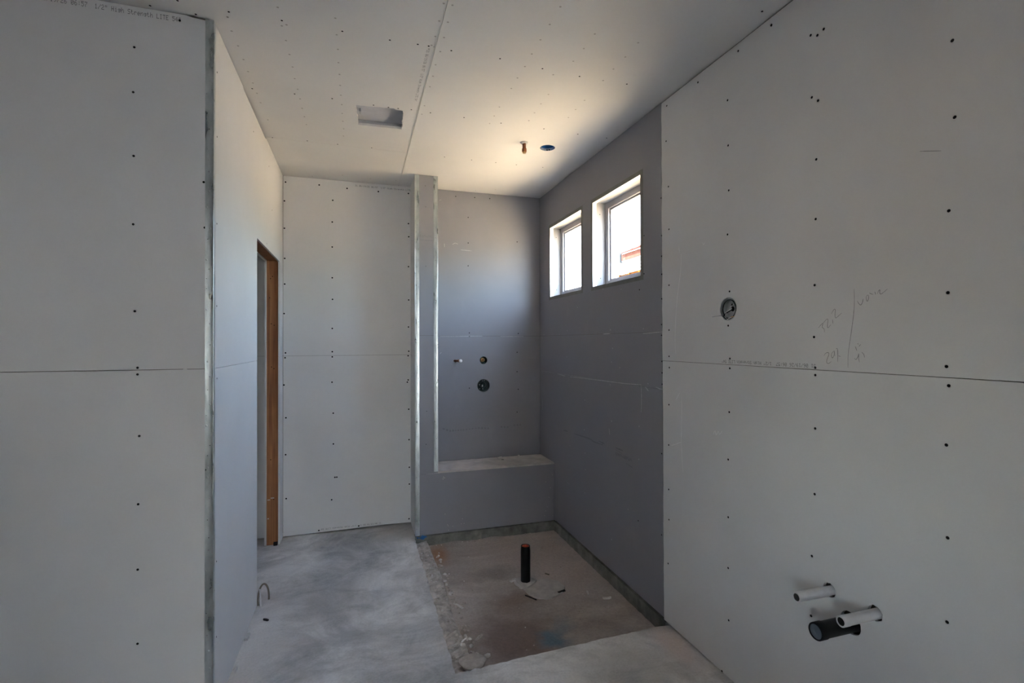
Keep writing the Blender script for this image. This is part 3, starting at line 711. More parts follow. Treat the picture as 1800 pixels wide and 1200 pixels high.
MB().box((XL-T-0.079, DY0-0.038, DZ+0.012), (XL-T, DY1+0.053, DZ+0.05)).build('header', M['wood'], door, label='fir header over the opening')
FJ = lambda x, z, d=0.0: (x, DY1+0.015+d, z)
screws([(door, -9, -9, 9, 9)], FJ, (0, -1, 0), [(-0.602, 1.94), (-0.589, 1.957), (-0.608, 1.80), (-0.597, 1.61), (-0.578, 1.60), (-0.595, 1.295), (-0.579, 1.283), (-0.60, 0.62), (-0.58, 0.33)], 0.0035, name='nail')
mb = MB()
for z, x0, x1 in ((0.326, -0.622, -0.604), (0.338, -0.600, -0.578), (0.19, -0.622, -0.612)): mb.box((x0, DY1+0.0135, z), (x1, DY1+0.016, z+0.006))
mb.build('plaster_splash', M['rubble_white'], door)
MB().box((XL-T-0.030, DY1-0.01, 0.001), (XL-T-0.004, DY1+0.012, 0.022)).build('cut_plate_end', M['black_scrap'], door)

# ---- near left wall, facing the camera
wall_near = MB().plate(FF, rect(XREAR-0.15, -0.34, XL-T-0.079, H+0.215), t=0.02, d0=0.08).build('wall_near_left', M['sheath'], kind='structure')
wn_l = MB().plate(FF, rect(XREAR, 0.010, XL-0.0015, SEAM-0.0014)).build('drywall_panel', M['drywall'], wall_near)
wn_u = MB().plate(FF, [(XREAR, SEAM+0.0010), (XL-0.0015, SEAM+0.0010), (XL-0.0015, H-0.014), (-0.61, H-0.009), (-0.63, H-0.004), (XREAR, H-0.004)]).build('drywall_panel', M['drywall'], wall_near)
screws([(wn_u, -9, SEAM, 9, 9), (wn_l, -9, -9, 9, SEAM)], FF, (0, -1, 0), SCREWS_LEFT, 0.0044)
dot_text(wn_u, FF, STAMP, (-0.995 - 0.1235, 2.7075), (1, 0), (0, 1), 0.4735, 0.0185)

# ---- unseen space behind the camera, added to bring in fill light
FRE = lambda x, z, d=0.0: (x, YREAR - d, z)
rw = REAR_FILL_WIN
wall_rear = MB().plate(FRE, rect(XREAR-0.15, -0.34, XR+0.155, H+0.215), [rect(*rw)], t=0.12).build('wall_rear', M['drywall'], kind='structure')
FFL = lambda y, z, d=0.0: (XREAR - d, y, z)
wall_far = MB().plate(FFL, rect(YREAR-0.15, -0.34, YB+0.15, H+0.215), [rect(*SIDE_FILL_WIN), rect(*WC_FILL_WIN)], t=0.12).build('wall_far_left', M['drywall'], kind='structure')

# added partition: its doorway and pass-through are shaped to mask the fill light
FDW = lambda x, z, d=0.0: (x, -0.85 - d, z)
MB().plate(FDW, [(XREAR-0.05, -0.01), (-0.05, -0.01), (-0.05, 2.05), (0.62, 2.05), (0.62, -0.01), (XR+0.05, -0.01), (XR+0.05, H+0.1), (XREAR-0.05, H+0.1)],
           [rect(-1.40, 1.00, -0.50, 2.05)], t=0.115).build('wall_light_baffle', M['drywall'], kind='structure')
FSL = lambda y, z, d=0.0: (-1.42 - d, y, z)
MB().plate(FSL, rect(-0.86, -0.01, YL, H+0.1), t=0.10).build('wall_light_blocker', M['blocker_dark'], kind='structure')  # added unseen wall, dark to keep light off the near left wall

# ---- windows
def make_window(name, y0, y1, label):
    z0, z1 = WZ0, WZ1
    w = empty(name, (XR+0.07, (y0+y1)/2, z0), kind='structure'); tag(w, label)
    D = 0.135
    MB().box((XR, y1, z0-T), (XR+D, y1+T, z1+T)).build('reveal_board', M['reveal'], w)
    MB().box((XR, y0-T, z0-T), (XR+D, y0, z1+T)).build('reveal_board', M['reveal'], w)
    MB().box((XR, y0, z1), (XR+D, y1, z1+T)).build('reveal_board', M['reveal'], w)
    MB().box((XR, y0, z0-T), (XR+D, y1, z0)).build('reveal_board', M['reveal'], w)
    # metal corner bead: a flange on the wall face and one inside the reveal
    e = 0.0009; fl = 0.026
    for a, b in (((XR-e, y1, z0-fl), (XR, y1+fl, z1+fl)), ((XR-e, y0-fl, z0-fl), (XR, y0, z1+fl)), ((XR-e, y0, z1), (XR, y1, z1+fl)), ((XR-e, y0, z0-fl), (XR, y1, z0))):
        MB().box(a, b).build('bead_flange', M['bead_wall'], w)
    for a, b in (((XR-e, y1-e, z0), (XR+0.030, y1, z1)), ((XR-e, y0, z0), (XR+0.030, y0+e, z1)), ((XR-e, y0, z1-e), (XR+0.030, y1, z1)), ((XR-e, y0, z0), (XR+0.030, y1, z0+e))):
        MB().box(a, b).build('bead_flange', M['bead_in'], w)
    # vinyl frame with a stepped inner lip
    fw = 0.040
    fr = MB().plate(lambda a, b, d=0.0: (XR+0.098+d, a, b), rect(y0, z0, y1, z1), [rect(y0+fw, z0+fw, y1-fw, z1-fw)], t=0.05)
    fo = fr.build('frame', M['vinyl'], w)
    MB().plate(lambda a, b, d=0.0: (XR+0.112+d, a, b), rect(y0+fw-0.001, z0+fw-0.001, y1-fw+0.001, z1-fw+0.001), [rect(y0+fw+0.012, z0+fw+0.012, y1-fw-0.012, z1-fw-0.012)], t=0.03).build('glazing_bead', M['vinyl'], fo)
    pane = MB().box((XR+0.124, y0+fw, z0+fw), (XR+0.128, y1-fw, z1-fw)).build('pane', M['glass'], w)
    screws([(w, -9, -9, 9, 9)], lambda x, z, d=0.0: (x, y1-d, z), (0, -1, 0), [(XR+0.055, z1-0.075), (XR+0.058, z0+0.06)], 0.003)
    return w, pane
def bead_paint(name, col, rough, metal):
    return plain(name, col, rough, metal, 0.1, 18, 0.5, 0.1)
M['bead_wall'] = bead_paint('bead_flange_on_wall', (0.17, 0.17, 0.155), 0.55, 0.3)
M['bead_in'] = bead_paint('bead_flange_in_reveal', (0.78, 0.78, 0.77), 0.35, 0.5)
w1, p1 = make_window('window_1', *W[1], 'small square window farther along the grey shower wall')
w2, p2 = make_window('window_2', *W[2], 'small square window nearer the white drywall')
M['label_ink'] = smear_mat('faded_glass_label', (0.25, 0.25, 0.27), 0.1, 0.6)
for par, (yy, zz) in ((p1, (3.735, 2.26)), (p2, (2.945, 2.27)), (p1, (3.61, 2.08))):
    mb = MB()
    fg = lambda a, b, d=0.0: (XR+0.1235+d, a, b)
    for i in range(5):
        stroke(mb, fg, [(yy+0.022, zz-i*0.014), (yy-0.006-random.uniform(0, 0.02), zz-i*0.014)], 0.006)
    stroke(mb, fg, [(yy+0.024, zz+0.014), (yy+0.010, zz+0.014)], 0.010)
    mb.build('glass_label', M['label_ink'], par)
# unseen windows added behind the camera and the door opening for light
for nm, fr_, (a0, z0, a1, z1), org, lb in (('fill_window_3', FRE, rw, (0.45, YREAR-0.06, 0.50), 'added wide window giving fill light from behind the viewpoint'),
                                        ('fill_window_4', FFL, SIDE_FILL_WIN, (XREAR-0.06, -3.55, 0.95), 'added side window giving fill light from behind the viewpoint'),
                                        ('fill_window_5', FFL, WC_FILL_WIN, (XREAR-0.06, 3.3, 1.5), 'added unseen window lighting the room behind the door opening')):
    w3 = empty(nm, org, kind='structure'); tag(w3, lb)
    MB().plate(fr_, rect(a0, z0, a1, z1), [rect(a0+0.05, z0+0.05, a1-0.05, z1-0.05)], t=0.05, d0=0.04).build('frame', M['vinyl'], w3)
    MB().plate(fr_, rect(a0+0.05, z0+0.05, a1-0.05, z1-0.05), t=0.004, d0=0.064).build('pane', M['glass'], w3)

# ================================================================== THINGS
# ---- shower bench
bench = empty('shower_bench', ((XD+XR)/2, YC+0.15, 0.0), 'built-in grey shower bench with a dusty pale top under the window', 'bench')
MB().plate(FK, rect(XD, 0.016, XR-0.002, 0.474)).build('front_panel', M['greyboard'], bench)
v = []; f = []; n = 40
for i in range(n+1):
    x = XD+0.0005 + (XR-0.002-XD)*i/n; j = random.uniform(-0.0015, 0.0015); z = 0.487 + random.uniform(-0.0006, 0.0006)
    v += [(x, YC-0.004+j, 0.475), (x, YC-0.004+j, z), (x, YB-0.0005, z), (x, YB-0.0005, 0.475)]
for i in range(n):
    for k in range(4): f.append((4*i+k, 4*i+(k+1) % 4, 4*i+4+(k+1) % 4, 4*i+4+k))
f += [(3, 2, 1, 0), (4*n, 4*n+1, 4*n+2, 4*n+3)]
top = MB().add(v, f).build('top_board', M['bench_dust'], bench, label='dusty pale bench top')
mb = MB()
stroke(mb, FK, [(0.50, 0.475), (0.545, 0.475), (XD, 0.475)], 0.002)
mb.build('joint_line', M['speck'], wall_wing)
mb = MB()
for x, z in ((0.64, 0.435), (0.628, 0.428), (0.632, 0.442)): mb.lathe((x, YC+0.0005, z), (0, -1, 0), [(0, 0.004), (0.001, 0.0035), (0.0015, 0.001)], 8)
for k in range(16): mb.lathe((random.choice([random.uniform(0.61, 0.80), random.uniform(1.45, 1.53)]), YC+0.0005, random.uniform(0.03, 0.42) if k > 8 else random.uniform(0.03, 0.10)), (0, -1, 0), [(0, 0.003), (0.001, 0.0025), (0.0015, 0.001)], 7)
mb.build('plaster_splash', M['rubble_white'], bench, kind='stuff')

# ---- corner beads
def make_bead(label, cx, cy_, fa, na, wa, fb, nb, wb, z0, z1, seed):
    """fa/na: direction along the first face and its outward normal; fb/nb: the same for the second face"""
    rnd = random.Random(seed)
    b = empty('corner_bead', (cx, cy_, z0), label, 'corner bead', 'metal corner beads')
    n = int((z1-z0)/0.03)
    for (fd, nd, wd) in ((fa, na, wa), (fb, nb, wb)):
        fd = Vector((*fd, 0)); nd = Vector((*nd, 0)); v = []; f = []
        lift = 0
        for i in range(n+1):
            z = z0 + (z1-z0)*i/n
            lift = 0.7*lift + rnd.uniform(0, 0.0006); ed = rnd.uniform(-0.0006, 0.0006)
            c = Vector((cx, cy_, z))
            for k, (a, h) in enumerate(((0.0015, 0.0016), (0.25, 0.0009), (0.6, 0.0007 + 0.35*lift), (1.0, 0.0006 + lift))):
                a = a*wd if k else a
                v.append(c + fd*(a + (ed if k == 3 else 0)) + nd*h)
        for i in range(n):
            for k in range(3): f.append((4*i+k, 4*i+k+1, 4*i+k+5, 4*i+k+4))
        MB().add(v, f).build('flange', M['galv'], b, smooth=True)
    # rounded nose
    out = (Vector((*na, 0)) + Vector((*nb, 0))).normalized()
    MB().path([(cx + out.x*0.0004, cy_ + out.y*0.0004, z0), (cx + out.x*0.0004, cy_ + out.y*0.0004, (z0+z1)/2), (cx + out.x*0.0004, cy_ + out.y*0.0004, z1)], 0.0022, 10).build('nose', M['galv'], b, smooth=True)
    # nails and punched holes on the flange facing the room
    fd = Vector((*fa, 0)); nd = Vector((*na, 0)); z = z0 + 0.05
    mesh = {}
    for key, mat, r in (('nail', 'galv', 0.0040), ('nail_dark', 'duct_dark', 0.0036), ('hole', 'screw', 0.0017)):
        mb = MB().lathe((0, 0, 0), nd, [(0, r), (0.0010, r), (0.0016, r*0.6), (0.0017, r*0.1)], 8)
        me = bpy.data.meshes.new(key); me.from_pydata([tuple(p) for p in mb.v], [], mb.f); me.materials.append(M[mat]); mesh[key] = me
    while z < z1 - 0.03:
        key = rnd.choice(['nail', 'nail_dark', 'hole', 'hole', 'nail'])
        o = bpy.data.objects.new('nail' if key != 'hole' else 'punched_hole', mesh[key])
        COL.objects.link(o); o.parent = b
        o.location = fd*wa*rnd.choice([0.35, 0.5, 0.65, 0.8]) + nd*0.0007 + Vector((0, 0, z-z0))
        z += rnd.uniform(0.03, 0.085)
    return b
make_bead('galvanised corner bead on the edge of the near left wall', XL, YL, (-1, 0), (0, -1), 0.0275, (0, 1), (1, 0), 0.022, 0.002, H-0.008, 1)
make_bead('full height bead on the left edge of the grey shower pier', XC, YC, (1, 0), (0, -1), 0.032, (0, 1), (-1, 0), 0.024, 0.016, H-0.004, 2)
make_bead('bead on the right edge of the grey pier, ending at the bench', XD, YC, (-1, 0), (0, -1), 0.030, (0, 1), (1, 0), 0.024, 0.489, H-0.004, 3)

# ---- supply pipes and drain through the white wall
def supply(y, z, xe, label):
    o = empty('supply_pipe', (XR, y, z), label, 'pipe', 'white supply pipes')
    L = XR + 0.05 - xe; r = 0.0160
    MB().lathe((XR+0.05, y, z), (-1, 0, 0), [(0, r), (L-0.026, r), (L-0.025, r*1.05), (L-0.001, r*1.05), (L, r*1.0), (L, 0.0122), (L-0.03, 0.0122), (L-0.03, 0.001)], 28, caps=False).build('tube', M['white_pipe'], o, smooth=True)
    MB().lathe((xe+0.024, y, z), (-1, 0, 0), [(0, 0.0121), (0.0225, 0.0121), (0.0226, 0.0005)], 24).build('bore_shade', M['dark'], o)  # black disc paints the shade inside the open pipe end
    return o
supply(1.315, 0.618, 1.400, 'white plastic supply pipe stub, upper left of the two on the white wall')
supply(1.158, 0.620, 1.404, 'white plastic supply pipe stub, crossing in front of the black drain')
dr = empty('drain_stub', (XR, 1.241, 0.545), 'short black plastic drain stub with pale round cap on white wall', 'pipe')
L = XR + 0.05 - 1.398
MB().lathe((XR+0.05, 1.241, 0.545), (-1, 0, 0), [(0, 0.0255), (L-0.03, 0.0255), (L-0.029, 0.0275), (L-0.002, 0.0275), (L, 0.0262), (L, 0.0225), (L-0.008, 0.0225)], 32, caps=False).build('tube', M['black_plastic'], dr, smooth=True)
MB().lathe((1.4035, 1.241, 0.545), (-1, 0, 0), [(0, 0.0225), (0.003, 0.0224), (0.0034, 0.018), (0.0038, 0.006), (0.0050, 0.0045), (0.0052, 0.0005)], 30).build('test_cap', M['lens_cap'], dr, smooth=True)

# ---- drain riser in the pit
ri = empty('drain_riser', (1.018, 3.0, PIT), 'upright black drain pipe with orange plug in the shower pit', 'pipe')
MB().lathe((1.018, 3.0, PIT-0.03), (0, 0, 1), [(0, 0.0305), (0.235, 0.0305), (0.250, 0.0302), (0.262, 0.029), (0.2745, 0.0285), (0.2745, 0.024), (0.255, 0.024)], 32, caps=False).build('tube', M['black_plastic'], ri, smooth=True)
MB().lathe((1.018, 3.0, PIT+0.205), (0, 0, 1), [(0, 0.0239), (0.036, 0.0239), (0.0385, 0.021), (0.039, 0.001)], 28).lathe((1.018, 3.0, PIT+0.238), (0, 0, 1), [(0, 0.010), (0.010, 0.009), (0.011, 0.001)], 6).build('plug', M['orange'], ri, smooth=True)

# ---- junction box
jb = empty('junction_box', (XR, 1.792, 1.613), 'round steel junction box with loose wires set in the white wall', 'junction box')
jy, jz = 1.792, 1.613
MB().lathe((XR+0.001, jy, jz), (1, 0, 0), [(0, 0.0485), (0.036, 0.0475), (0.036, 0.0462), (-0.0015, 0.0472), (-0.0015, 0.0485)], 32, caps=False).build('shell', M['galv'], jb, smooth=True)
MB().lathe((XR+0.034, jy, jz), (1, 0, 0), [(0, 0.0465), (0.0015, 0.0465)], 32).build('back_plate', M['duct_dark'], jb)
MB().path([(XR+0.006, jy + 0.0395*math.cos(a), jz + 0.041*math.sin(a)) for a in [i*math.pi/14 for i in range(29)]], 0.0022, 6).build('mounting_ring', M['black_plastic'], jb, smooth=True)
for a, b, r in ((0.010, 0.002, 0.011), (-0.015, 0.010, 0.0035), (-0.013, -0.018, 0.0035), (0.014, 0.022, 0.004), (-0.026, -0.004, 0.003)):
    MB().lathe((XR+0.0335, jy+a, jz+b), (-1, 0, 0), [(0, r), (0.0008, r*0.95)], 16).build('knockout', M['dark'], jb)
for a, b in ((0.020, 0.012), (0.006, 0.020), (-0.034, 0.026)):
    MB().lathe((XR+0.033, jy+a, jz+b), (-1, 0, 0), [(0, 0.0035), (0.002, 0.003), (0.003, 0.001)], 10).build('screw', M['white_cap'], jb)
MB().path([(XR+0.03, jy+0.012, jz+0.004), (XR+0.012, jy+0.028, jz-0.012), (XR+0.004, jy+0.022, jz-0.034), (XR-0.004, jy+0.002, jz-0.044), (XR+0.004, jy-0.018, jz-0.036)], 0.0018, 7).build('wire', M['white_pipe'], jb, smooth=True)
MB().path([(XR+0.028, jy+0.008, jz-0.002), (XR+0.010, jy+0.030, jz-0.018), (XR-0.002, jy+0.030, jz-0.030), (XR-0.006, jy+0.008, jz-0.043), (XR+0.004, jy-0.012, jz-0.042)], 0.0020, 7).build('wire', M['black_plastic'], jb, smooth=True)
MB().path([(XR+0.010, jy+0.036, jz-0.026), (XR-0.010, jy+0.042, jz-0.027), (XR-0.036, jy+0.058, jz-0.032)], 0.0018, 7).build('wire', M['duct_dark'], jb, smooth=True)
MB().path([(XR+0.006, jy-0.012, jz-0.038), (XR-0.004, jy-0.022, jz-0.035), (XR+0.002, jy-0.036, jz-0.034)], 0.0018, 7).build('wire', M['brass'], jb, smooth=True, label='bare copper ground wire')

# ---- shower rough-in on the back wall
va = empty('shower_valve', (1.028, YB, 1.103), 'dark green shower valve body set in the larger round hole', 'valve')
MB().lathe((1.028, YB+0.002, 1.103), (0, 1, 0), [(0, 0.0535), (0.045, 0.052), (0.045, 0.050), (0.0, 0.0515)], 32, caps=False).build('rim', M['green_box'], va, smooth=True)
MB().lathe((1.028, YB+0.044, 1.103), (0, 1, 0), [(0, 0.051), (0.002, 0.051)], 32).build('back_plate', M['green_box'], va)
MB().lathe((1.032, YB+0.044, 1.108), (0, -1, 0), [(0, 0.026), (0.022, 0.024), (0.030, 0.017), (0.031, 0.001)], 20).build('body', M['green_box'], va, smooth=True)
for a, b, w_, h_ in ((-0.012, -0.010, 0.009, 0.016), (-0.036, 0.004, 0.008, 0.006), (-0.006, -0.034, 0.004, 0.012), (-0.034, -0.030, 0.006, 0.006), (-0.010, 0.036, 0.004, 0.010), (0.004, 0.040, 0.010, 0.006)):
    MB().box((1.028+a, YB+0.008, 1.103+b), (1.028+a+w_, YB+0.016, 1.103+b+h_)).build('clip', M['duct_dark'], va)
vs2 = empty('shower_diverter', (1.029, YB, 1.318), 'brass diverter fitting inside the smaller round hole', 'valve')
MB().lathe((1.029, YB+0.002, 1.318), (0, 1, 0), [(0, 0.032), (0.05, 0.031), (0.05, 0.029), (0.0, 0.030)], 28, caps=False).build('rim', M['dark'], vs2, smooth=True)
MB().lathe((1.029, YB+0.05, 1.318), (0, 1, 0), [(0, 0.031), (0.002, 0.031)], 28).build('back_plate', M['green_box'], vs2)
MB().lathe((1.024, YB+0.05, 1.321), (0, -1, 0), [(0, 0.018), (0.040, 0.017), (0.044, 0.015), (0.044, 0.010), (0.03, 0.0095)], 22, caps=False).build('barrel', M['brass'], vs2, smooth=True)
MB().lathe((1.024, YB+0.024, 1.321), (0, -1, 0), [(0, 0.0095), (0.006, 0.007), (0.007, 0.001)], 16).build('stem', M['copper'], vs2, smooth=True)
MB().box((1.018, YB+0.012, 1.288), (1.048, YB+0.030, 1.299)).build('bracket', M['green_box'], vs2)
sa = empty('shower_arm_stub', (0.784, YB, 1.316), 'small copper pipe stub with white cap left of the shower valve', 'pipe')
MB().lathe((0.784, YB+0.03, 1.316), (0.35, -1, 0.02), [(0, 0.0085), (0.07, 0.0085), (0.071, 0.012), (0.088, 0.012), (0.089, 0.008)], 18).build('tube', M['copper'], sa, smooth=True)
c0 = Vector((0.784, YB+0.03, 1.316)) + Vector((0.35, -1, 0.02)).normalized()*0.089
MB().lathe(c0, (0.35, -1, 0.02), [(0, 0.010), (0.006, 0.013), (0.016, 0.0135), (0.022, 0.011), (0.025, 0.004), (0.0255, 0.0005)], 20).build('cap', M['white_cap'], sa, smooth=True)

# ---- ceiling fittings
cp = empty('shower_head_pipe', (1.018, 3.0, H), 'stub of copper pipe hanging from the ceiling above the pit', 'pipe')
MB().lathe((1.018, 3.0, H+0.06), (0, 0, -1), [(0, 0.0112), (0.100, 0.0112), (0.101, 0.0145), (0.116, 0.0150), (0.123, 0.0135)], 20).build('tube', M['copper'], cp, smooth=True)
MB().lathe((1.018, 3.0, H-0.0625), (0, 0, -1), [(0, 0.0118), (0.007, 0.0112), (0.0072, 0.001)], 18).build('tip', M['brass'], cp, smooth=True)
v = []; f = []
for k, (r, z) in enumerate(((0.012, -0.010), (0.021, -0.008), (0.024, 0.001))):
    for i in range(18):
        a = 2*math.pi*i/18; rr = r*(1+random.uniform(-.12, .12))
        v.append((1.018+rr*math.cos(a), 3.0+rr*math.sin(a), H+z+random.uniform(-.003, .001)))
for k in range(2):
    for i in range(18):
        j = (i+1) % 18; f.append((k*18+i, k*18+j, (k+1)*18+j, (k+1)*18+i))
MB().add(v, f).build('torn_collar', M['gypsum'], cp)
ca = empty('light_box', (1.193, 3.04, H), 'round blue plastic light box recessed in the ceiling', 'light box')
MB().lathe((1.193, 3.04, H-0.002), (0, 0, 1), [(0, 0.0488), (0.035, 0.0478), (0.035, 0.0455), (0, 0.0462)], 36, caps=False).build('rim', M['blue_rim'], ca, smooth=True)
MB().lathe((1.193, 3.04, H+0.030), (0, 0, 1), [(0, 0.047), (0.004, 0.047)], 36).build('back_plate', M['blue_plastic'], ca)
MB().lathe((1.193, 3.04, H+0.004), (0, 0, 1), [(0, 0.0461), (0.027, 0.0455)], 36, caps=False).build('inner_wall', M['blue_plastic'], ca, smooth=True)
for a in (0.9, 1.25):
    MB().box((1.193+0.040*math.cos(a)-0.003, 3.04+0.044*math.sin(a)-0.002, H-0.0025), (1.193+0.040*math.cos(a)+0.003, 3.04+0.044*math.sin(a)+0.002, H+0.006)).build('screw_tab', M['dark'], ca)
fan = empty('exhaust_fan_housing', (0.125, 2.91, H), 'square exhaust fan housing in a ragged ceiling cut-out', 'fan housing')
x0, x1, y0, y1 = -0.012, 0.262, 2.772, 3.045; zt = H+0.036
MB().box((x0, y0, zt), (x1, y1, zt+0.003)).build('top_plate', M['duct'], fan)
for a, b in (((x0-0.002, y0, H+0.0135), (x0, y1, zt)), ((x1, y0, H+0.0135), (x1+0.002, y1, zt)), ((x0, y0-0.002, H+0.0135), (x1, y0, zt)), ((x0, y1, H+0.0135), (x1, y1+0.002, zt))):
    MB().box(a, b).build('side', M['duct_dark'], fan)
MB().box((x0+0.022, y0+0.03, H+0.02), (x0+0.026, y0+0.056, zt)).build('mounting_tab', M['duct_dark'], fan)
MB().box((x0+0.026, 2.90, H+0.02), (x0+0.034, 2.94, zt)).build('mounting_tab', M['duct_dark'], fan)
MB().box((x0+0.02, y1-0.022, H+0.012), (x1-0.02, y1-0.019, H+0.018)).build('rim_flange', M['duct_dark'], fan)

# ---- cable whip by the door
cb = empty('cable_loop', (XL+0.012, 3.09, 0.0), 'thin grey cable arching out of the floor by the door opening', 'cable')
MB().path([(XL+0.034-0.028*math.cos(a), 3.10+0.02*math.sin(a), 0.035+0.075*math.sin(a)) for a in [-0.42+i*math.pi*1.16/24 for i in range(25)]], 0.0050, 9).build('sheath', M['cable'], cb, smooth=True)
MB().path([(XL+0.022, 3.09, -0.01), (XL+0.020, 3.095, 0.045), (XL+0.014, 3.11, 0.088)], 0.0036, 8).build('wire', M['white_pipe'], cb, smooth=True, label='pale inner wire')

# ---- rubble: chunk shapes
def chunk(rx, ry, rz, seed, flat=0.0):
    rnd = random.Random(seed)
    bm = bmesh.new(); bmesh.ops.create_icosphere(bm, subdivisions=1, radius=1.0)
    for vv in bm.verts:
        k = rnd.uniform(0.72, 1.15)
        vv.co = Vector((vv.co.x*rx*k, vv.co.y*ry*k, vv.co.z*rz*rnd.uniform(0.8, 1.1)))
        if vv.co.z < -rz*0.5: vv.co.z = -rz*0.5
    me = bpy.data.meshes.new('chunk'); bm.to_mesh(me); bm.free()
    return me
def drop(name, me, mat, x, y, z, rz, label, cat, group=None, lift=0.5, half=0.01):
    o = bpy.data.objects.new(name, me); COL.objects.link(o)
    if not me.materials: me.materials.append(mat)
    o.location = (x, y, z + half*0.5); o.rotation_euler = (0, 0, rz)
    return tag(o, label, cat, group)
CH = [chunk(0.010, 0.008, 0.006, 100+i) for i in range(6)]
for i, c in enumerate(CH): c.materials.append(M['rubble'] if i % 3 else M['rubble_white'])
rnd = random.Random(21)
GL = 'small pale mortar crumb along the edge of the shower pit'
for k in range(60):
    y = rnd.uniform(2.28, 3.72); x = 0.535 + rnd.expovariate(1/0.014)
    s = rnd.uniform(0.6, 1.7)
    o = drop('mortar_crumb', CH[k % 6], None, x, y, PIT+0.008, rnd.uniform(0, 6), GL, 'rubble', 'mortar crumbs beside the pit ledge', half=0.006*s)
    o.scale = (s, s, s)
GL2 = 'tiny pale crumb lying on the open pit floor'
for k in range(40):
    x = rnd.uniform(0.62, 1.48); y = rnd.uniform(2.30, 3.70); s = rnd.uniform(0.3, 0.8)
    o = drop('plaster_crumb', CH[k % 6], None, x, y, PIT+0.002, rnd.uniform(0, 6), GL2, 'rubble', 'crumbs on the pit floor', half=0.006*s)
    o.scale = (s, s, s)
GL3 = 'small crumb stuck on top of the mortar ledge'
for k in range(34):
    x = rnd.uniform(0.425, 0.505); y = rnd.uniform(2.26, 3.74); s = rnd.uniform(0.5, 1.3)
    o = drop('ledge_crumb', CH[k % 6], None, x, y, -0.020, rnd.uniform(0, 6), GL3, 'rubble', 'crumbs on the mortar ledge', half=0.006*s)
    o.scale = (s, s, s)
GL4 = 'small pale crumb strewn at the foot of the bench'
for k in range(18):
    x = rnd.uniform(0.52, 0.95) if k < 13 else rnd.uniform(0.95, 1.5); s = rnd.uniform(0.4, 0.9)
    o = drop('bench_crumb', CH[k % 6], None, x, rnd.uniform(3.735, 3.775), PIT+0.008, rnd.uniform(0, 6), GL4, 'rubble', 'crumbs below the bench', half=0.006*s)
    o.scale = (s, s, s)

def bar(name, p, length, w, h, rz, mat, label, cat='scrap', bend=0.0):
    """a small flat scrap with broken ends"""
    v = []; f = []; n = 6
    for i in range(n+1):
        t = i/n - 0.5; c = bend*(1-4*t*t)
        for a, b in ((-1, 0), (1, 0), (0.8, 1), (-0.8, 1)):
            v.append(Vector((t*length + random.uniform(-.001, .001), a*w/2*random.uniform(.85, 1.1) + c, b*h*random.uniform(.85, 1.1))))
    for i in range(n):
        for k in range(4): f.append((4*i+k, 4*i+(k+1) % 4, 4*i+4+(k+1) % 4, 4*i+4+k))
    f += [(3, 2, 1, 0), (4*n, 4*n+1, 4*n+2, 4*n+3)]
    R_ = Matrix.Rotation(rz, 4, 'Z'); mb = MB().add([R_ @ q + Vector(p) for q in v], f)
    return mb.build(name, mat, None, origin=p, label=label, cat=cat)
bar('plaster_strip', (0.560, 2.856, PIT+0.004), 0.075, 0.016, 0.009, 2.1, M['rubble_white'], 'pale broken plaster strip on the pit floor near the ledge')
bar('plaster_curl', (0.505, 2.455, -0.021), 0.060, 0.007, 0.005, 0.95, M['white_cap'], 'thin white curled sliver lying across the mortar ledge', bend=0.006)
bar('plaster_flake', (0.432, 2.95, -0.022), 0.050, 0.026, 0.012, 1.8, M['rubble_white'], 'flat pale flake resting against the slab edge on the ledge')
bar('plaster_stick', (1.341, 2.775, PIT+0.001), 0.040, 0.012, 0.010, 1.3, M['rubble_white'], 'short pale plaster stick on the pit floor right of the riser')
bar('plaster_shard', (1.425, 2.690, PIT+0.001), 0.052, 0.016, 0.008, -0.1, M['rubble_white'], 'pale curved plaster shard on the pit floor by the window wall', bend=-0.006)
bar('plaster_lump', (0.955, 3.060, PIT+0.001), 0.050, 0.020, 0.012, 0.5, M['rubble_white'], 'white plaster lump just left of the drain riser')
bar('plastic_scrap', (1.190, 2.825, PIT+0.010), 0.050, 0.015, 0.006, 0.25, M['black_scrap'], 'torn black plastic scrap at the edge of the mortar patch')
bar('plastic_sliver', (0.990, 2.820, PIT+0.006), 0.085, 0.006, 0.006, -1.0, M['black_scrap'], 'thin black plastic sliver in front of the drain riser')
bar('bark_chip', (1.195, 3.080, PIT+0.002), 0.030, 0.008, 0.006, -0.9, M['stem'], 'small dark chip behind the mortar patch')
bar('mortar_sliver', (0.600, 2.52, PIT+0.004), 0.060, 0.014, 0.010, 0.8, M['rubble'], 'tan mortar sliver beside the front end of the ledge')
bar('wood_chip', (-0.462, 2.926, 0.0005), 0.030, 0.010, 0.008, -0.6, M['black_scrap'], 'small dark chip on the slab below the cable loop')
o = drop('mortar_stone', chunk(0.022, 0.016, 0.012, 77), M['rubble_white'], 0.606, 2.364, PIT+0.003, 0.3, 'rounded pale stone near the front corner of the pit', 'rubble', half=0.012)
v = []; f = []
for r, z in ((0.056, 0.0), (0.058, 0.008), (0.050, 0.015), (0.001, 0.018)):
    for i in range(24):
        a = 2*math.pi*i/24; k = 1 + 0.05*math.sin(3*a) + 0.04*math.sin(5*a+1)
        v.append((0.515 + r*k*1.1*math.cos(a), 2.285 + r*k*math.sin(a), -0.022 + z))
for k in range(3):
    for i in range(24):
        j = (i+1) % 24; f.append((k*24+i, k*24+j, (k+1)*24+j, (k+1)*24+i))
f.append(tuple(reversed(range(24))))
MB().add(v, f).build('mortar_patty', M['stone'], None, smooth=True, origin=(0.515, 2.285, -0.022), label='round flat mortar patty at the front corner of the pit', cat='rubble')
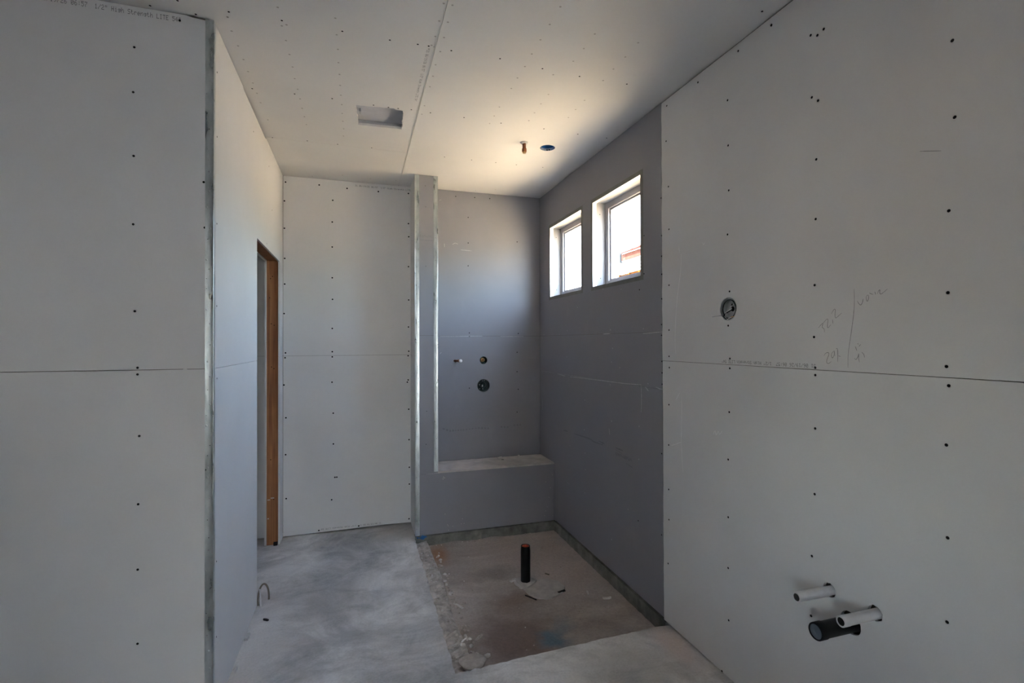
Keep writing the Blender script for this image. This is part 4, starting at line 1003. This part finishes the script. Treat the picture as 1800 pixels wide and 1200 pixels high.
# blue scrap at the foot of the pier
v = []; f = []; n = 9
for i in range(n+1):
    for j in range(4):
        v.append((0.425 + 0.075*i/n, 3.755 + 0.012*j + random.uniform(-.003, .003), 0.000 + 0.012*math.sin(i*0.9+j) * (0.5+0.5*(i/n)) + 0.014))
for i in range(n):
    for j in range(3): f.append((i*4+j, i*4+j+1, i*4+j+5, i*4+j+4))
ob = MB().add(v, f).build('blue_plastic_scrap', M['blue_plastic'], None, smooth=True, origin=(0.46, 3.77, 0.0), label='crumpled blue plastic scrap at the foot of the grey pier', cat='scrap')
sol = ob.modifiers.new('thickness', 'SOLIDIFY'); sol.thickness = 0.002
# bench crumbs
for k, (x, y, l, w_, rz) in enumerate(((1.16, 4.09, 0.045, 0.010, 0.4), (1.33, 4.10, 0.035, 0.012, 0.9), (0.98, 3.957, 0.014, 0.011, 0.2))):
    bar('plaster_fleck', (x, y, 0.4875), l, w_, 0.010, rz, M['rubble_white'],
        ['long pale plaster fleck at the back of the bench top', 'pale plaster fleck near the right rear corner of the bench top', 'small round plaster fleck on the middle of the bench top'][k])
bar('dark_chip', (1.165, 4.02, 0.4875), 0.020, 0.010, 0.003, -0.3, M['ink_dark'], 'dark chip on the bench top near the back wall')
# dust heap at the foot of the left wall
for k, (y, x, l, w_) in enumerate(((2.78, XL+0.012, 0.05, 0.02), (2.52, XL+0.012, 0.035, 0.016))):
    bar('plaster_dropping', (x, y, 0.0005), l, w_, 0.012, 1.5, M['rubble_white'], ['plaster dropping against the foot of the left wall', 'nearer plaster dropping against the foot of the left wall'][k])

# ---- the house next door, seen through the nearer window
nb = empty('neighbour_house', (XR+4.0, 8.0, -0.35), 'unfinished neighbouring house with tiled roof beyond the windows', 'house')
NX = XR + 4.0; NY0, NY1 = 6.2, 9.72
MB().box((NX+0.05, NY0, -0.35), (NX+5.0, NY1-0.2, 3.2)).build('wall', M['stucco'], nb)
MB().box((NX+0.02, NY0, 1.9), (NX+0.05, NY1+0.15, 2.94)).build('sheathing', M['osb'], nb)
y = NY1 + 0.1
while y > 6.3:
    MB().box((NX-0.02, y-0.045, 1.9), (NX+0.02, y, 2.94)).build('stud', M['osb'], nb); y -= 0.406
for k in range(4):
    MB().add([(NX-0.004, NY0, 2.94+0.07*k), (NX-0.022, NY0, 2.94+0.07*k), (NX, NY0, 2.94+0.07*(k+1)), (NX+0.04, NY0, 2.94+0.07*(k+1)),
              (NX-0.004, NY1+0.15, 2.94+0.07*k), (NX-0.022, NY1+0.15, 2.94+0.07*k), (NX, NY1+0.15, 2.94+0.07*(k+1)), (NX+0.04, NY1+0.15, 2.94+0.07*(k+1))],
             [(0,1,2,3),(7,6,5,4),(0,4,5,1),(1,5,6,2),(2,6,7,3),(3,7,4,0)]).build('siding_board', M['house_wrap'], nb)
MB().box((NX-0.06, NY0, 3.22), (NX-0.02, NY1-0.1, 3.36)).build('fascia', M['fascia'], nb)
MB().box((NX-0.10, NY1-0.1, 3.18), (NX-0.04, NY1+0.02, 3.40)).build('gutter_end', M['gutter'], nb)
for k in range(16):
    xa = NX - 0.10 + k*0.21; za = 3.36 + k*0.085
    yy = NY1 - 0.15 - (0.25 if k > 2 else 0)
    MB().add([(xa, NY0, za), (xa, NY0, za+0.035), (xa+0.24, NY0, za+0.115), (xa+0.24, NY0, za+0.08), (xa, yy, za), (xa, yy, za+0.035), (xa+0.24, yy, za+0.115), (xa+0.24, yy, za+0.08)],
             [(0,1,2,3),(7,6,5,4),(0,4,5,1),(1,5,6,2),(2,6,7,3),(3,7,4,0)]).build('tile_course', M['roof_tile'], nb)
